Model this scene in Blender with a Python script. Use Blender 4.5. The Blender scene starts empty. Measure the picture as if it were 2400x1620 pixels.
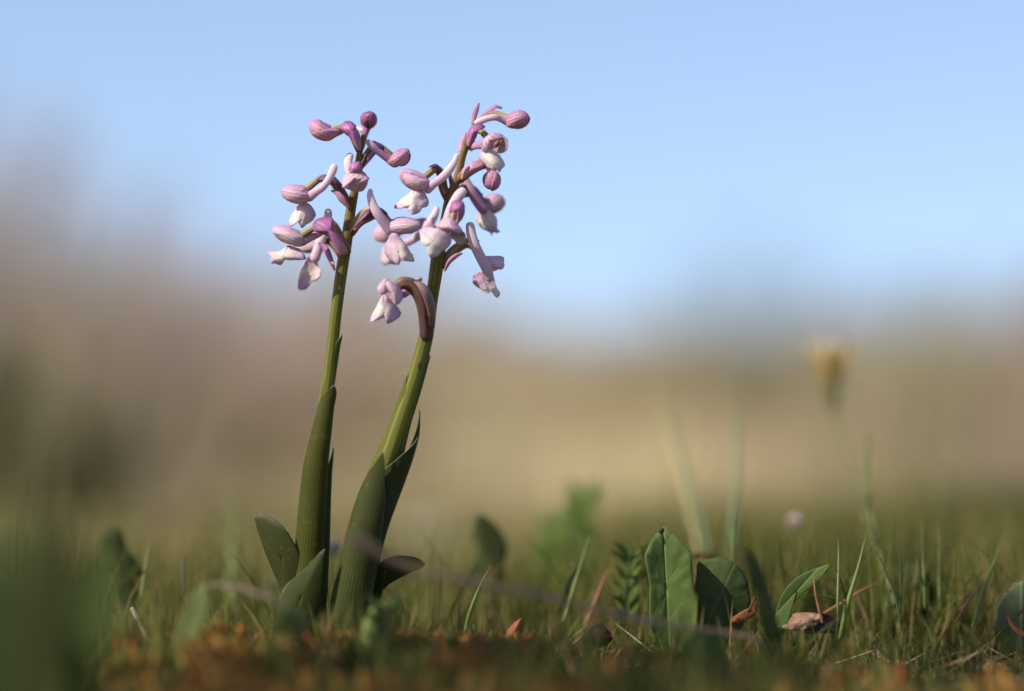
import bpy, math, random
from mathutils import Vector, Matrix, noise

# ------------------------------------------------------------------ camera, sky, sun, exposure
sc = bpy.context.scene
CAM_H = 0.075            # lens height above the soil (m)
FPX = 2400 * 100 / 36.0  # focal length in photo pixels (100 mm on 36 mm)
PITCH = math.atan((1000 - 810) / FPX)
SUN_AZ = -58.0           # degrees, measured at the subject from "towards camera"; negative = camera's left
SUN_EL = 40.0
SUN_STRENGTH = 3.9
SKY_STRENGTH = 0.136
EXPOSURE = 0.8
FSTOP = 2.1

cam_d = bpy.data.cameras.new('camera')
cam = bpy.data.objects.new('camera', cam_d)
sc.collection.objects.link(cam)
cam.location = (0, -1.0, CAM_H)
cam.rotation_euler = (math.pi / 2 + PITCH, 0, 0)
cam_d.lens = 100
cam_d.sensor_width = 36
cam_d.clip_start = 0.01
cam_d.clip_end = 3000
cam_d.dof.use_dof = True
cam_d.dof.focus_distance = 0.996
cam_d.dof.aperture_fstop = FSTOP
cam_d.dof.aperture_blades = 0
sc.camera = cam

# direction from the subject to the sun
_a = math.radians(SUN_AZ)
_e = math.radians(SUN_EL)
TO_SUN = Vector((math.sin(_a) * math.cos(_e), -math.cos(_a) * math.cos(_e), math.sin(_e)))

world = bpy.data.worlds.new('World')
sc.world = world
world.use_nodes = True
wn = world.node_tree
wn.nodes.clear()
w_out = wn.nodes.new('ShaderNodeOutputWorld')
w_bg = wn.nodes.new('ShaderNodeBackground')
w_sky = wn.nodes.new('ShaderNodeTexSky')
w_sky.sky_type = 'NISHITA'
w_sky.sun_disc = False
w_sky.sun_elevation = _e
w_sky.sun_rotation = math.atan2(TO_SUN.x, TO_SUN.y)
w_sky.altitude = 600
w_sky.air_density = 1.0
w_sky.dust_density = 0.8
w_sky.ozone_density = 1.0
w_tc = wn.nodes.new('ShaderNodeTexCoord')
w_add = wn.nodes.new('ShaderNodeVectorMath')
w_add.operation = 'ADD'
w_add.inputs[1].default_value = (0, 0, 0.17)
w_nrm = wn.nodes.new('ShaderNodeVectorMath')
w_nrm.operation = 'NORMALIZE'
wn.links.new(w_tc.outputs['Generated'], w_add.inputs[0])
wn.links.new(w_add.outputs[0], w_nrm.inputs[0])
wn.links.new(w_nrm.outputs[0], w_sky.inputs['Vector'])
w_bg.inputs['Strength'].default_value = SKY_STRENGTH
w_wb = wn.nodes.new('ShaderNodeMix')      # the photograph's warm white balance
w_wb.data_type = 'RGBA'
w_wb.blend_type = 'MULTIPLY'
w_wb.inputs[0].default_value = 1.0
w_wb.inputs[7].default_value = (1.07, 0.99, 0.94, 1)
wn.links.new(w_sky.outputs['Color'], w_wb.inputs[6])
wn.links.new(w_wb.outputs[2], w_bg.inputs['Color'])
wn.links.new(w_bg.outputs['Background'], w_out.inputs['Surface'])

sun_d = bpy.data.lights.new('sun', 'SUN')
sun_d.energy = SUN_STRENGTH
sun_d.angle = math.radians(0.6)
sun_d.color = (1.0, 0.92, 0.80)
sun = bpy.data.objects.new('sun', sun_d)
sc.collection.objects.link(sun)
sun.rotation_euler = TO_SUN.to_track_quat('Z', 'Y').to_euler()

sc.view_settings.view_transform = 'Standard'
sc.view_settings.look = 'None'
sc.view_settings.exposure = EXPOSURE
sc.view_settings.gamma = 1.0
sc.view_settings.use_curve_mapping = False
sc.render.engine = 'CYCLES'
sc.cycles.use_denoising = True
sc.cycles.max_bounces = 8
sc.cycles.transparent_max_bounces = 8
sc.cycles.sample_clamp_indirect = 6.0

# ------------------------------------------------------------------ helpers
rng = random.Random(11)
PX = 0.00015             # one photo pixel at the focus plane, in metres
_cp, _sp = math.cos(PITCH), math.sin(PITCH)


def P(px, py, ymm=0.0):
    """a point seen at photo pixel (px, py), standing ymm behind the focus plane"""
    dx = (px - 1200) / FPX
    dz = (810 - py) / FPX
    d = Vector((dx, _cp - dz * _sp, _sp + dz * _cp))
    t = (ymm / 1000.0 + 1.0) / d.y
    return Vector((0, -1.0, CAM_H)) + d * t


def S(ymm=0.0):
    """size of one photo pixel at that depth"""
    return PX * (1.0 + ymm / 1000.0)


def lerp(a, b, t):
    return a + (b - a) * t


def sstep(a, b, x):
    t = max(0.0, min(1.0, (x - a) / (b - a)))
    return t * t * (3 - 2 * t)


def prof(table, u):
    for i in range(len(table) - 1):
        if u <= table[i + 1][0]:
            t = (u - table[i][0]) / max(1e-9, table[i + 1][0] - table[i][0])
            t = max(0.0, t)
            t = t * t * (3 - 2 * t) * 0.5 + t * 0.5
            return lerp(table[i][1], table[i + 1][1], t)
    return table[-1][1]


def catmull(pts, n):
    """pts: list of tuples; n samples along the whole spline"""
    out = []
    m = len(pts)
    dim = len(pts[0])
    for k in range(n):
        g = k / (n - 1) * (m - 1)
        i = min(int(g), m - 2)
        t = g - i
        p0, p1, p2, p3 = pts[max(i - 1, 0)], pts[i], pts[i + 1], pts[min(i + 2, m - 1)]
        q = []
        for d in range(dim):
            a, b, c, e = p0[d], p1[d], p2[d], p3[d]
            q.append(0.5 * (2 * b + (c - a) * t + (2 * a - 5 * b + 4 * c - e) * t * t + (3 * b - a - 3 * c + e) * t ** 3))
        out.append(q)
    return out


class MB:
    """collects geometry; build() links it as ONE mesh object"""

    def __init__(self):
        self.v, self.f, self.uv, self.mi = [], [], [], []

    def grid(self, rows, uvs=None, closed=False, mat=0):
        base = len(self.v)
        nr, nc = len(rows), len(rows[0])
        for i, r in enumerate(rows):
            for j, p in enumerate(r):
                self.v.append(tuple(p))
                self.uv.append(uvs[i][j] if uvs else (i / max(1, nr - 1), j / max(1, nc - 1)))
        for i in range(nr - 1):
            for j in range(nc if closed else nc - 1):
                j2 = (j + 1) % nc
                self.f.append((base + i * nc + j, base + i * nc + j2, base + (i + 1) * nc + j2, base + (i + 1) * nc + j))
                self.mi.append(mat)

    def build(self, name, mats, parent=None, thick=0.0, sub=0, origin=None):
        if not isinstance(mats, (list, tuple)):
            mats = [mats]
        o = Vector((0, 0, 0))
        if parent is not None:
            o = Vector(parent.get('_o', (0, 0, 0)))
        elif origin is not None:
            o = Vector(origin)
        me = bpy.data.meshes.new(name)
        me.from_pydata([(p[0] - o.x, p[1] - o.y, p[2] - o.z) for p in self.v], [], self.f)
        for m in mats:
            me.materials.append(m)
        uvl = me.uv_layers.new(name='UVMap')
        li = [0] * len(me.loops)
        me.loops.foreach_get('vertex_index', li)
        flat = []
        for i in li:
            flat.extend(self.uv[i])
        uvl.data.foreach_set('uv', flat)
        me.polygons.foreach_set('use_smooth', [True] * len(me.polygons))
        me.polygons.foreach_set('material_index', self.mi)
        me.update()
        ob = bpy.data.objects.new(name, me)
        sc.collection.objects.link(ob)
        if parent is not None:
            ob.parent = parent
            ob['_o'] = tuple(o)
        else:
            ob.location = o
            ob['_o'] = tuple(o)
        if thick:
            md = ob.modifiers.new('thickness', 'SOLIDIFY')
            md.thickness = thick
            md.offset = -1
        if sub:
            md = ob.modifiers.new('smooth', 'SUBSURF')
            md.levels = sub
            md.render_levels = sub
        return ob


def empty(name, loc):
    o = bpy.data.objects.new(name, None)
    o.empty_display_size = 0.01
    sc.collection.objects.link(o)
    o.location = loc
    o['_o'] = tuple(loc)
    return o


def tag(o, label=None, cat=None, group=None, kind=None):
    if label:
        o['label'] = label
    if cat:
        o['category'] = cat
    if group:
        o['group'] = group
    if kind:
        o['kind'] = kind
    return o


def tube(mb, pts, segs=12, n=20, mat=0, flat=1.0, flat_dir=None, cap0=True, cap1=True, ridge=0.0, nridge=6):
    """pts: (x, y, z, r)"""
    q = catmull(pts, n)
    cs = [Vector(p[:3]) for p in q]
    rs = [max(p[3], 1e-6) for p in q]
    rings, us = [], []
    tan = []
    for i in range(n):
        t = (cs[min(i + 1, n - 1)] - cs[max(i - 1, 0)])
        tan.append(t.normalized() if t.length > 1e-9 else Vector((0, 0, 1)))
    ref = flat_dir if flat_dir is not None else Vector((0, -1, 0))
    nrm = (ref - tan[0] * ref.dot(tan[0]))
    if nrm.length < 1e-4:
        nrm = tan[0].orthogonal()
    nrm.normalize()
    seq = []
    if cap0:
        for a in (0.12, 0.5, 0.8):
            seq.append((0, -math.sqrt(1 - a * a), a))
    for i in range(n):
        seq.append((i, 0.0, 1.0))
    if cap1:
        for a in (0.8, 0.5, 0.12):
            seq.append((n - 1, math.sqrt(1 - a * a), a))
    for (i, off, a) in seq:
        nrm = nrm - tan[i] * nrm.dot(tan[i])
        nrm.normalize()
        b = tan[i].cross(nrm)
        c = cs[i] + tan[i] * off * rs[i] * 0.9
        row = []
        for k in range(segs):
            th = 2 * math.pi * k / segs
            r = rs[i] * a * (1 + ridge * math.cos(nridge * th))
            row.append(c + nrm * math.cos(th) * r * flat + b * math.sin(th) * r)
        rings.append(row)
        us.append([(i / (n - 1), k / segs) for k in range(segs)])
    mb.grid(rings, us, closed=True, mat=mat)


def ribbon(mb, mids, ws, nref, wrap=0.6, n=22, m=9, mat=0, fold=0.0, ruffle=0.0, tip=True, ph=0.0):
    """a leaf-like blade: mids = 3D points, ws = half widths, nref = the way its outer face looks"""
    pts = [tuple(p) + (w,) for p, w in zip(mids, ws)]
    q = catmull(pts, n)
    cs = [Vector(p[:3]) for p in q]
    rows, uvs = [], []
    for i in range(n):
        t = (cs[min(i + 1, n - 1)] - cs[max(i - 1, 0)]).normalized()
        N = nref - t * nref.dot(t)
        if N.length < 1e-4:
            N = t.orthogonal()
        N.normalize()
        Sd = t.cross(N)
        w = max(q[i][3], 1e-5)
        row, ur = [], []
        for j in range(m):
            tt = -1 + 2 * j / (m - 1)
            k = max(wrap, 1e-3)
            R = w / k
            p = cs[i] + Sd * R * math.sin(tt * k) + N * R * (math.cos(tt * k) - 1) - N * fold * w * abs(tt)
            if ruffle:
                p = p + N * ruffle * w * math.sin(i * 0.7 + tt * 2.0 + ph) * abs(tt)
            row.append(p)
            ur.append((i / (n - 1), (tt + 1) / 2))
        rows.append(row)
        uvs.append(ur)
    mb.grid(rows, uvs, mat=mat)


# ------------------------------------------------------------------ materials
def new_mat(name):
    m = bpy.data.materials.new(name)
    m.use_nodes = True
    nt = m.node_tree
    nt.nodes.clear()
    return m, nt


class NT:
    def __init__(self, nt):
        self.nt = nt

    def n(self, typ, **kw):
        nd = self.nt.nodes.new(typ)
        for k, v in kw.items():
            setattr(nd, k, v)
        return nd

    def link(self, a, b):
        self.nt.links.new(a, b)

    def math(self, op, a, b=None, c=None):
        nd = self.n('ShaderNodeMath', operation=op)
        for i, x in enumerate((a, b, c)):
            if x is None:
                continue
            if isinstance(x, (int, float)):
                nd.inputs[i].default_value = x
            else:
                self.link(x, nd.inputs[i])
        return nd.outputs[0]

    def mix(self, fac, a, b, mode='MIX'):
        nd = self.n('ShaderNodeMix', data_type='RGBA', blend_type=mode)
        for sock, x in ((nd.inputs[0], fac), (nd.inputs[6], a), (nd.inputs[7], b)):
            if isinstance(x, (int, float)):
                sock.default_value = x
            elif isinstance(x, (tuple, list)):
                sock.default_value = tuple(x) + ((1.0,) if len(x) == 3 else ())
            else:
                self.link(x, sock)
        return nd.outputs[2]

    def noise(self, scale, detail=3.0, vec=None, rough=0.55, dist=0.0):
        nd = self.n('ShaderNodeTexNoise')
        nd.inputs['Scale'].default_value = scale
        nd.inputs['Detail'].default_value = detail
        nd.inputs['Roughness'].default_value = rough
        nd.inputs['Distortion'].default_value = dist
        if vec is not None:
            self.link(vec, nd.inputs['Vector'])
        return nd.outputs['Fac']

    def ramp(self, fac, stops, interp='LINEAR'):
        nd = self.n('ShaderNodeValToRGB')
        nd.color_ramp.interpolation = interp
        el = nd.color_ramp.elements
        while len(el) < len(stops):
            el.new(0.5)
        for e, (p, c) in zip(el, stops):
            e.position = p
            e.color = tuple(c) + ((1.0,) if len(c) == 3 else ())
        self.link(fac, nd.inputs[0])
        return nd.outputs[0]

    def mapr(self, x, a, b, c=0.0, d=1.0, smooth=True):
        nd = self.n('ShaderNodeMapRange')
        nd.interpolation_type = 'SMOOTHSTEP' if smooth else 'LINEAR'
        nd.inputs['From Min'].default_value = a
        nd.inputs['From Max'].default_value = b
        nd.inputs['To Min'].default_value = c
        nd.inputs['To Max'].default_value = d
        self.link(x, nd.inputs['Value'])
        return nd.outputs[0]

    def coords(self, scale=(1, 1, 1)):
        tc = self.n('ShaderNodeTexCoord')
        mp = self.n('ShaderNodeMapping')
        mp.inputs['Scale'].default_value = scale
        self.link(tc.outputs['Object'], mp.inputs['Vector'])
        return mp.outputs[0]

    def uv(self):
        tc = self.n('ShaderNodeTexCoord')
        sx = self.n('ShaderNodeSeparateXYZ')
        self.link(tc.outputs['UV'], sx.inputs[0])
        return tc.outputs['UV'], sx.outputs[0], sx.outputs[1]

    def finish(self, color, rough=0.5, trans=0.0, spec=0.3, bump=None, bump_strength=0.3, bump_dist=0.0002, coat=0.0, trans_color=None, sheen=0.0):
        out = self.n('ShaderNodeOutputMaterial')
        b = self.n('ShaderNodeBsdfPrincipled')
        if isinstance(color, (tuple, list)):
            b.inputs['Base Color'].default_value = tuple(color) + (1.0,)
        else:
            self.link(color, b.inputs['Base Color'])
        if isinstance(rough, (int, float)):
            b.inputs['Roughness'].default_value = rough
        else:
            self.link(rough, b.inputs['Roughness'])
        b.inputs['Specular IOR Level'].default_value = spec
        b.inputs['Coat Weight'].default_value = coat
        if sheen:
            b.inputs['Sheen Weight'].default_value = sheen
        if bump is not None:
            bn = self.n('ShaderNodeBump')
            bn.inputs['Strength'].default_value = bump_strength
            bn.inputs['Distance'].default_value = bump_dist
            self.link(bump, bn.inputs['Height'])
            self.link(bn.outputs[0], b.inputs['Normal'])
        if trans > 0:
            t = self.n('ShaderNodeBsdfTranslucent')
            tcol = trans_color if trans_color is not None else color
            if isinstance(tcol, (tuple, list)):
                t.inputs['Color'].default_value = tuple(tcol) + (1.0,)
            else:
                self.link(tcol, t.inputs['Color'])
            mx = self.n('ShaderNodeMixShader')
            mx.inputs[0].default_value = trans
            self.link(b.outputs[0], mx.inputs[1])
            self.link(t.outputs[0], mx.inputs[2])
            self.link(mx.outputs[0], out.inputs['Surface'])
        else:
            self.link(b.outputs[0], out.inputs['Surface'])


def hood_mat(name, light, dark, vein, nv=5.0, tipc=None):
    m, nt = new_mat(name)
    k = NT(nt)
    uv, u, v = k.uv()
    co = k.coords()
    nz = k.noise(350, 3, co)
    # dorsal edge (v small) purpler, flank pale
    f = k.math('ADD', v, k.math('MULTIPLY', k.math('SUBTRACT', nz, 0.5), 0.5))
    base = k.mix(k.mapr(f, 0.0, 0.45), dark, light)
    base = k.mix(k.mapr(u, 0.6, 1.0, 0.0, 0.55), base, tipc or dark)
    # veins run from the base to the tip and fade before it
    vv = k.math('FRACT', k.math('ADD', k.math('MULTIPLY', v, nv), k.math('MULTIPLY', k.math('SUBTRACT', k.noise(120, 2, co), 0.5), 0.5)))
    d = k.math('ABSOLUTE', k.math('SUBTRACT', vv, 0.5))
    line = k.math('SUBTRACT', 1.0, k.mapr(d, 0.05, 0.28))
    line = k.math('MULTIPLY', line, k.mapr(u, 1.0, 0.45, 0.0, 0.58))
    line = k.math('MULTIPLY', line, k.mapr(v, 0.05, 0.25))
    col = k.mix(line, base, vein)
    hb = k.math('ADD', k.noise(1600, 3, co), k.math('MULTIPLY', line, -1.5))
    col = k.mix(k.mapr(k.noise(800, 2, co), 0.55, 0.75, 0.0, 0.3), col, dark)
    k.finish(col, rough=0.5, trans=0.42, spec=0.28, bump=hb, bump_strength=0.4, bump_dist=0.00015)
    return m


M = {}
M['hood'] = hood_mat('hood', (0.76, 0.55, 0.63), (0.64, 0.37, 0.57), (0.36, 0.19, 0.20), 5.0)
M['hood_pale'] = hood_mat('hood_pale', (0.78, 0.62, 0.67), (0.66, 0.44, 0.59), (0.42, 0.25, 0.25), 5.0, (0.64, 0.45, 0.56))
M['bud'] = hood_mat('bud', (0.70, 0.42, 0.52), (0.58, 0.26, 0.47), (0.33, 0.13, 0.16), 5.0)
M['bud_dark'] = hood_mat('bud_dark', (0.40, 0.16, 0.25), (0.38, 0.13, 0.27), (0.2, 0.06, 0.1), 4.0)


def lip_mat():
    m, nt = new_mat('lip')
    k = NT(nt)
    uv, u, v = k.uv()
    co = k.coords()
    e = k.math('ABSOLUTE', k.math('SUBTRACT', v, 0.5))
    nz = k.noise(260, 3, co)
    f = k.math('ADD', k.math('MULTIPLY', e, 1.3), k.math('MULTIPLY', k.math('SUBTRACT', nz, 0.5), 0.75))
    f = k.math('ADD', f, k.mapr(u, 0.6, 1.0, 0.0, 0.16))
    col = k.ramp(f, [(0.05, (0.78, 0.71, 0.62)), (0.28, (0.73, 0.60, 0.63)), (0.50, (0.66, 0.47, 0.61)), (0.85, (0.55, 0.34, 0.54))])  # the lip's own cream to lilac, also painting its sunlit and shaded parts
    sp = k.n('ShaderNodeTexVoronoi')
    sp.inputs['Scale'].default_value = 900
    k.link(co, sp.inputs['Vector'])
    spot = k.math('SUBTRACT', 1.0, k.mapr(sp.outputs['Distance'], 0.08, 0.2))
    spot = k.math('MULTIPLY', spot, k.mapr(k.noise(150, 1, co), 0.58, 0.66, 0.0, 0.45))
    col = k.mix(spot, col, (0.45, 0.16, 0.35))
    k.finish(col, rough=0.55, trans=0.42, spec=0.22, bump=k.noise(1400, 4, co), bump_strength=0.5, bump_dist=0.0002)
    return m


M['lip'] = lip_mat()


def spur_mat(name, c0, c1):
    m, nt = new_mat(name)
    k = NT(nt)
    uv, u, v = k.uv()
    co = k.coords()
    nz = k.noise(200, 3, co)
    col = k.mix(k.mapr(k.math('ADD', u, k.math('MULTIPLY', k.math('SUBTRACT', nz, 0.5), 0.6)), 0.1, 0.9), c0, c1)
    k.finish(col, rough=0.5, trans=0.32, spec=0.28, bump=k.noise(1600, 3, co), bump_strength=0.35, bump_dist=0.00015)
    return m


M['spur'] = spur_mat('spur', (0.62, 0.43, 0.55), (0.74, 0.60, 0.66))
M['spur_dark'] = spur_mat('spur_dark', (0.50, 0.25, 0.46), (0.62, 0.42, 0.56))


def stripe_mat(name, c0, c1, nv=7.0, rough=0.5, tip=None, tip_from=0.8, base=None, trans=0.0, spec=0.3, bump=0.25, blotch=None, edge=None):
    m, nt = new_mat(name)
    k = NT(nt)
    uv, u, v = k.uv()
    co = k.coords()
    vv = k.math('ADD', k.math('MULTIPLY', v, nv * 6.2832), k.math('MULTIPLY', k.noise(90, 2, co), 2.5))
    st = k.mapr(k.math('SINE', vv), -1, 1)
    st = k.math('MULTIPLY', st, k.mapr(k.noise(160, 2, co), 0.3, 0.7, 0.5, 1.0))
    col = k.mix(st, c0, c1)
    big = k.noise(55, 3, co)
    col = k.mix(k.mapr(big, 0.35, 0.75, 0.0, 0.35), col, tuple(x * 0.6 for x in c0))
    if base is not None:
        col = k.mix(k.mapr(u, 0.0, 0.45, 1.0, 0.0), col, base)
    if tip is not None:
        col = k.mix(k.mapr(u, tip_from, 1.0, 0.0, 1.0), col, tip)
    if blotch is not None:
        col = k.mix(k.mapr(k.noise(230, 2, co), 0.66, 0.72, 0.0, 0.6), col, blotch)
    if edge is not None:
        ed = k.math('ABSOLUTE', k.math('SUBTRACT', v, 0.5))
        col = k.mix(k.mapr(ed, 0.47, 0.495, 0.0, 0.8), col, edge)
        sp = k.n('ShaderNodeTexVoronoi')
        sp.inputs['Scale'].default_value = 420
        k.link(co, sp.inputs['Vector'])
        dots = k.math('MULTIPLY', k.math('SUBTRACT', 1.0, k.mapr(sp.outputs['Distance'], 0.05, 0.16)), k.mapr(k.noise(90, 2, co), 0.5, 0.62, 0.0, 0.55))
        col = k.mix(dots, col, edge)
    fine = k.math('ADD', st, k.noise(1500, 3, co))
    k.finish(col, rough=rough, trans=trans, spec=spec, bump=fine, bump_strength=bump, bump_dist=0.00015)
    return m


M['column'] = stripe_mat('column', (0.16, 0.05, 0.03), (0.30, 0.10, 0.06), 3)
M['mouth'] = stripe_mat('mouth', (0.30, 0.16, 0.18), (0.66, 0.50, 0.50), 5, trans=0.2)
M['bract'] = stripe_mat('bract', (0.30, 0.10, 0.24), (0.42, 0.16, 0.34), 4, tip=(0.20, 0.06, 0.17), base=(0.40, 0.22, 0.20), trans=0.1)
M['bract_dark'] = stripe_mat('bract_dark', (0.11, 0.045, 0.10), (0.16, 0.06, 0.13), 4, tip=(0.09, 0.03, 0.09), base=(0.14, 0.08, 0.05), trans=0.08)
M['bract_pale'] = stripe_mat('bract_pale', (0.46, 0.22, 0.32), (0.58, 0.32, 0.42), 4, tip=(0.36, 0.12, 0.28), base=(0.45, 0.27, 0.22), trans=0.12)
M['bract_dusk'] = stripe_mat('bract_dusk', (0.20, 0.11, 0.12), (0.30, 0.18, 0.18), 4, tip=(0.15, 0.08, 0.09), base=(0.17, 0.10, 0.06), trans=0.1)
M['ovary'] = stripe_mat('ovary', (0.20, 0.13, 0.045), (0.42, 0.34, 0.15), 6, base=(0.16, 0.075, 0.06))
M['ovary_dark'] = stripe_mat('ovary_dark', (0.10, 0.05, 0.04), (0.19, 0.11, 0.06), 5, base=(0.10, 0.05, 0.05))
M['ovary_purple'] = stripe_mat('ovary_purple', (0.24, 0.08, 0.17), (0.36, 0.14, 0.26), 5, base=(0.2, 0.1, 0.06))


def stem_mat():
    m, nt = new_mat('stem')
    k = NT(nt)
    uv, u, v = k.uv()
    co = k.coords()
    vv = k.math('ADD', k.math('MULTIPLY', v, 9 * 6.2832), k.math('MULTIPLY', k.noise(60, 2, co), 3.0))
    st = k.mapr(k.math('SINE', vv), -1, 1)
    low = k.mix(st, (0.080, 0.082, 0.009), (0.135, 0.135, 0.02))
    high = k.mix(st, (0.125, 0.080, 0.026), (0.20, 0.14, 0.05))
    nz = k.math('MULTIPLY', k.math('SUBTRACT', k.noise(120, 3, co), 0.5), 0.35)
    col = k.mix(k.mapr(k.math('ADD', u, nz), 0.35, 0.72), low, high)
    fine = k.math('ADD', st, k.noise(1400, 3, co))
    k.finish(col, rough=0.55, spec=0.18, bump=fine, bump_strength=0.4, bump_dist=0.0002)
    return m


M['stem'] = stem_mat()
M['sheath'] = stripe_mat('sheath', (0.042, 0.046, 0.005), (0.072, 0.076, 0.010), 22, rough=0.65, tip=(0.20, 0.15, 0.10), tip_from=0.86, trans=0.12, spec=0.13, edge=(0.19, 0.19, 0.10), blotch=(0.09, 0.075, 0.03))
M['sheath_light'] = stripe_mat('sheath_light', (0.080, 0.090, 0.008), (0.115, 0.125, 0.014), 18, rough=0.6, tip=(0.22, 0.21, 0.10), tip_from=0.9, trans=0.12, spec=0.15, edge=(0.26, 0.27, 0.13))
M['leaf_blue'] = stripe_mat('leaf_blue', (0.031, 0.037, 0.007), (0.055, 0.063, 0.016), 17, rough=0.68, tip=(0.11, 0.09, 0.06), tip_from=0.93, trans=0.10, spec=0.13, blotch=(0.12, 0.06, 0.03), edge=(0.16, 0.17, 0.10))

# ------------------------------------------------------------------ the two orchids
UP, RIGHT, FRONT = Vector((0, 0, 1)), Vector((1, 0, 0)), Vector((0, -1, 0))
HPROF = [(0, .34), (.1, .62), (.25, .90), (.42, 1.0), (.6, .98), (.78, .82), (.9, .58), (.97, .32), (1, .06)]


def V3(v):
    return Vector(v).normalized()


def pts4(lst):
    return [tuple(P(a, b, c)) + (r * S(c),) for (a, b, c, r) in lst]


def hood_shell(mb, base, tip, w, dorsal, phi0, phi1, sc_, curve, flare=0.0, nu=20, nv=10, ulim=1.0, flat=1.0, notch=0.0):
    e1 = (tip - base)
    L = e1.length
    e1 = e1 / L
    e2 = dorsal - e1 * dorsal.dot(e1)
    e2.normalize()
    e3 = e1.cross(e2)
    rows, uvs = [], []
    for i in range(nu):
        u = i / (nu - 1) * ulim
        r = prof(HPROF, u) * w * 0.5 * sc_
        c = base + e1 * L * u + e2 * curve * L * math.sin(math.pi * u)
        row, ur = [], []
        for j in range(nv):
            t = j / (nv - 1)
            p0 = phi0(u) if callable(phi0) else phi0
            ph = math.radians(lerp(p0, phi1, t))
            rr = r * (1 + flare * t * t * math.sin(math.pi * min(1, u * 1.1)))
            p = c + e2 * math.cos(ph) * rr + e3 * math.sin(ph) * rr * flat
            if notch:
                p = p - e1 * notch * w * t * t * u
            row.append(p)
            ur.append((u, t))
        rows.append(row)
        uvs.append(ur)
    mb.grid(rows, uvs)


def lip_surface(mb, base, tip, hw, nrm, fold=0.5, curl=0.3, lobes=0.22, claw=0.3, ruff=0.10, skew=0.0, ph=0.0, cut=0.5, ns=22, nt=25):
    a = tip - base
    L = a.length
    a = a / L
    n = nrm - a * nrm.dot(a)
    n.normalize()
    b = a.cross(n)
    rows, uvs = [], []
    for i in range(ns):
        s = i / (ns - 1)
        row, ur = [], []
        for j in range(nt):
            t = -1 + 2 * j / (nt - 1)
            # claw that widens into two rounded side lobes and a notched middle lobe
            wdt = hw * (claw + (1 - claw) * sstep(0.05, 0.62, s)) * (1 - 0.16 * sstep(0.8, 1.0, s))
            lob = 0.5 + 0.5 * math.cos(t * math.pi * 3.0 / 1.05)
            edge = 1 - lobes * (1 - lob) * (0.55 + 0.45 * (1 - abs(t))) - cut * abs(t) ** 3.0 + skew * t
            y = L * s * edge if s > 0 else 0.0
            x = t * wdt
            k = 0.2 + fold * 2.2
            R = wdt / k
            x = R * math.sin(t * k)
            z = R * (math.cos(t * k) - 1)
            z -= curl * L * s * s
            z += ruff * hw * sstep(0.35, 1.0, s) * (math.sin(t * 7.0 + ph) * 0.6 + 0.5 * math.sin(t * 3.1 + ph * 2 + s * 3))
            z += 0.10 * hw * math.sin(math.pi * s) * (1 - t * t)
            row.append(base + a * y + b * x + n * z)
            ur.append((s, (t + 1) / 2))
        rows.append(row)
        uvs.append(ur)
    mb.grid(rows, uvs)


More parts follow.
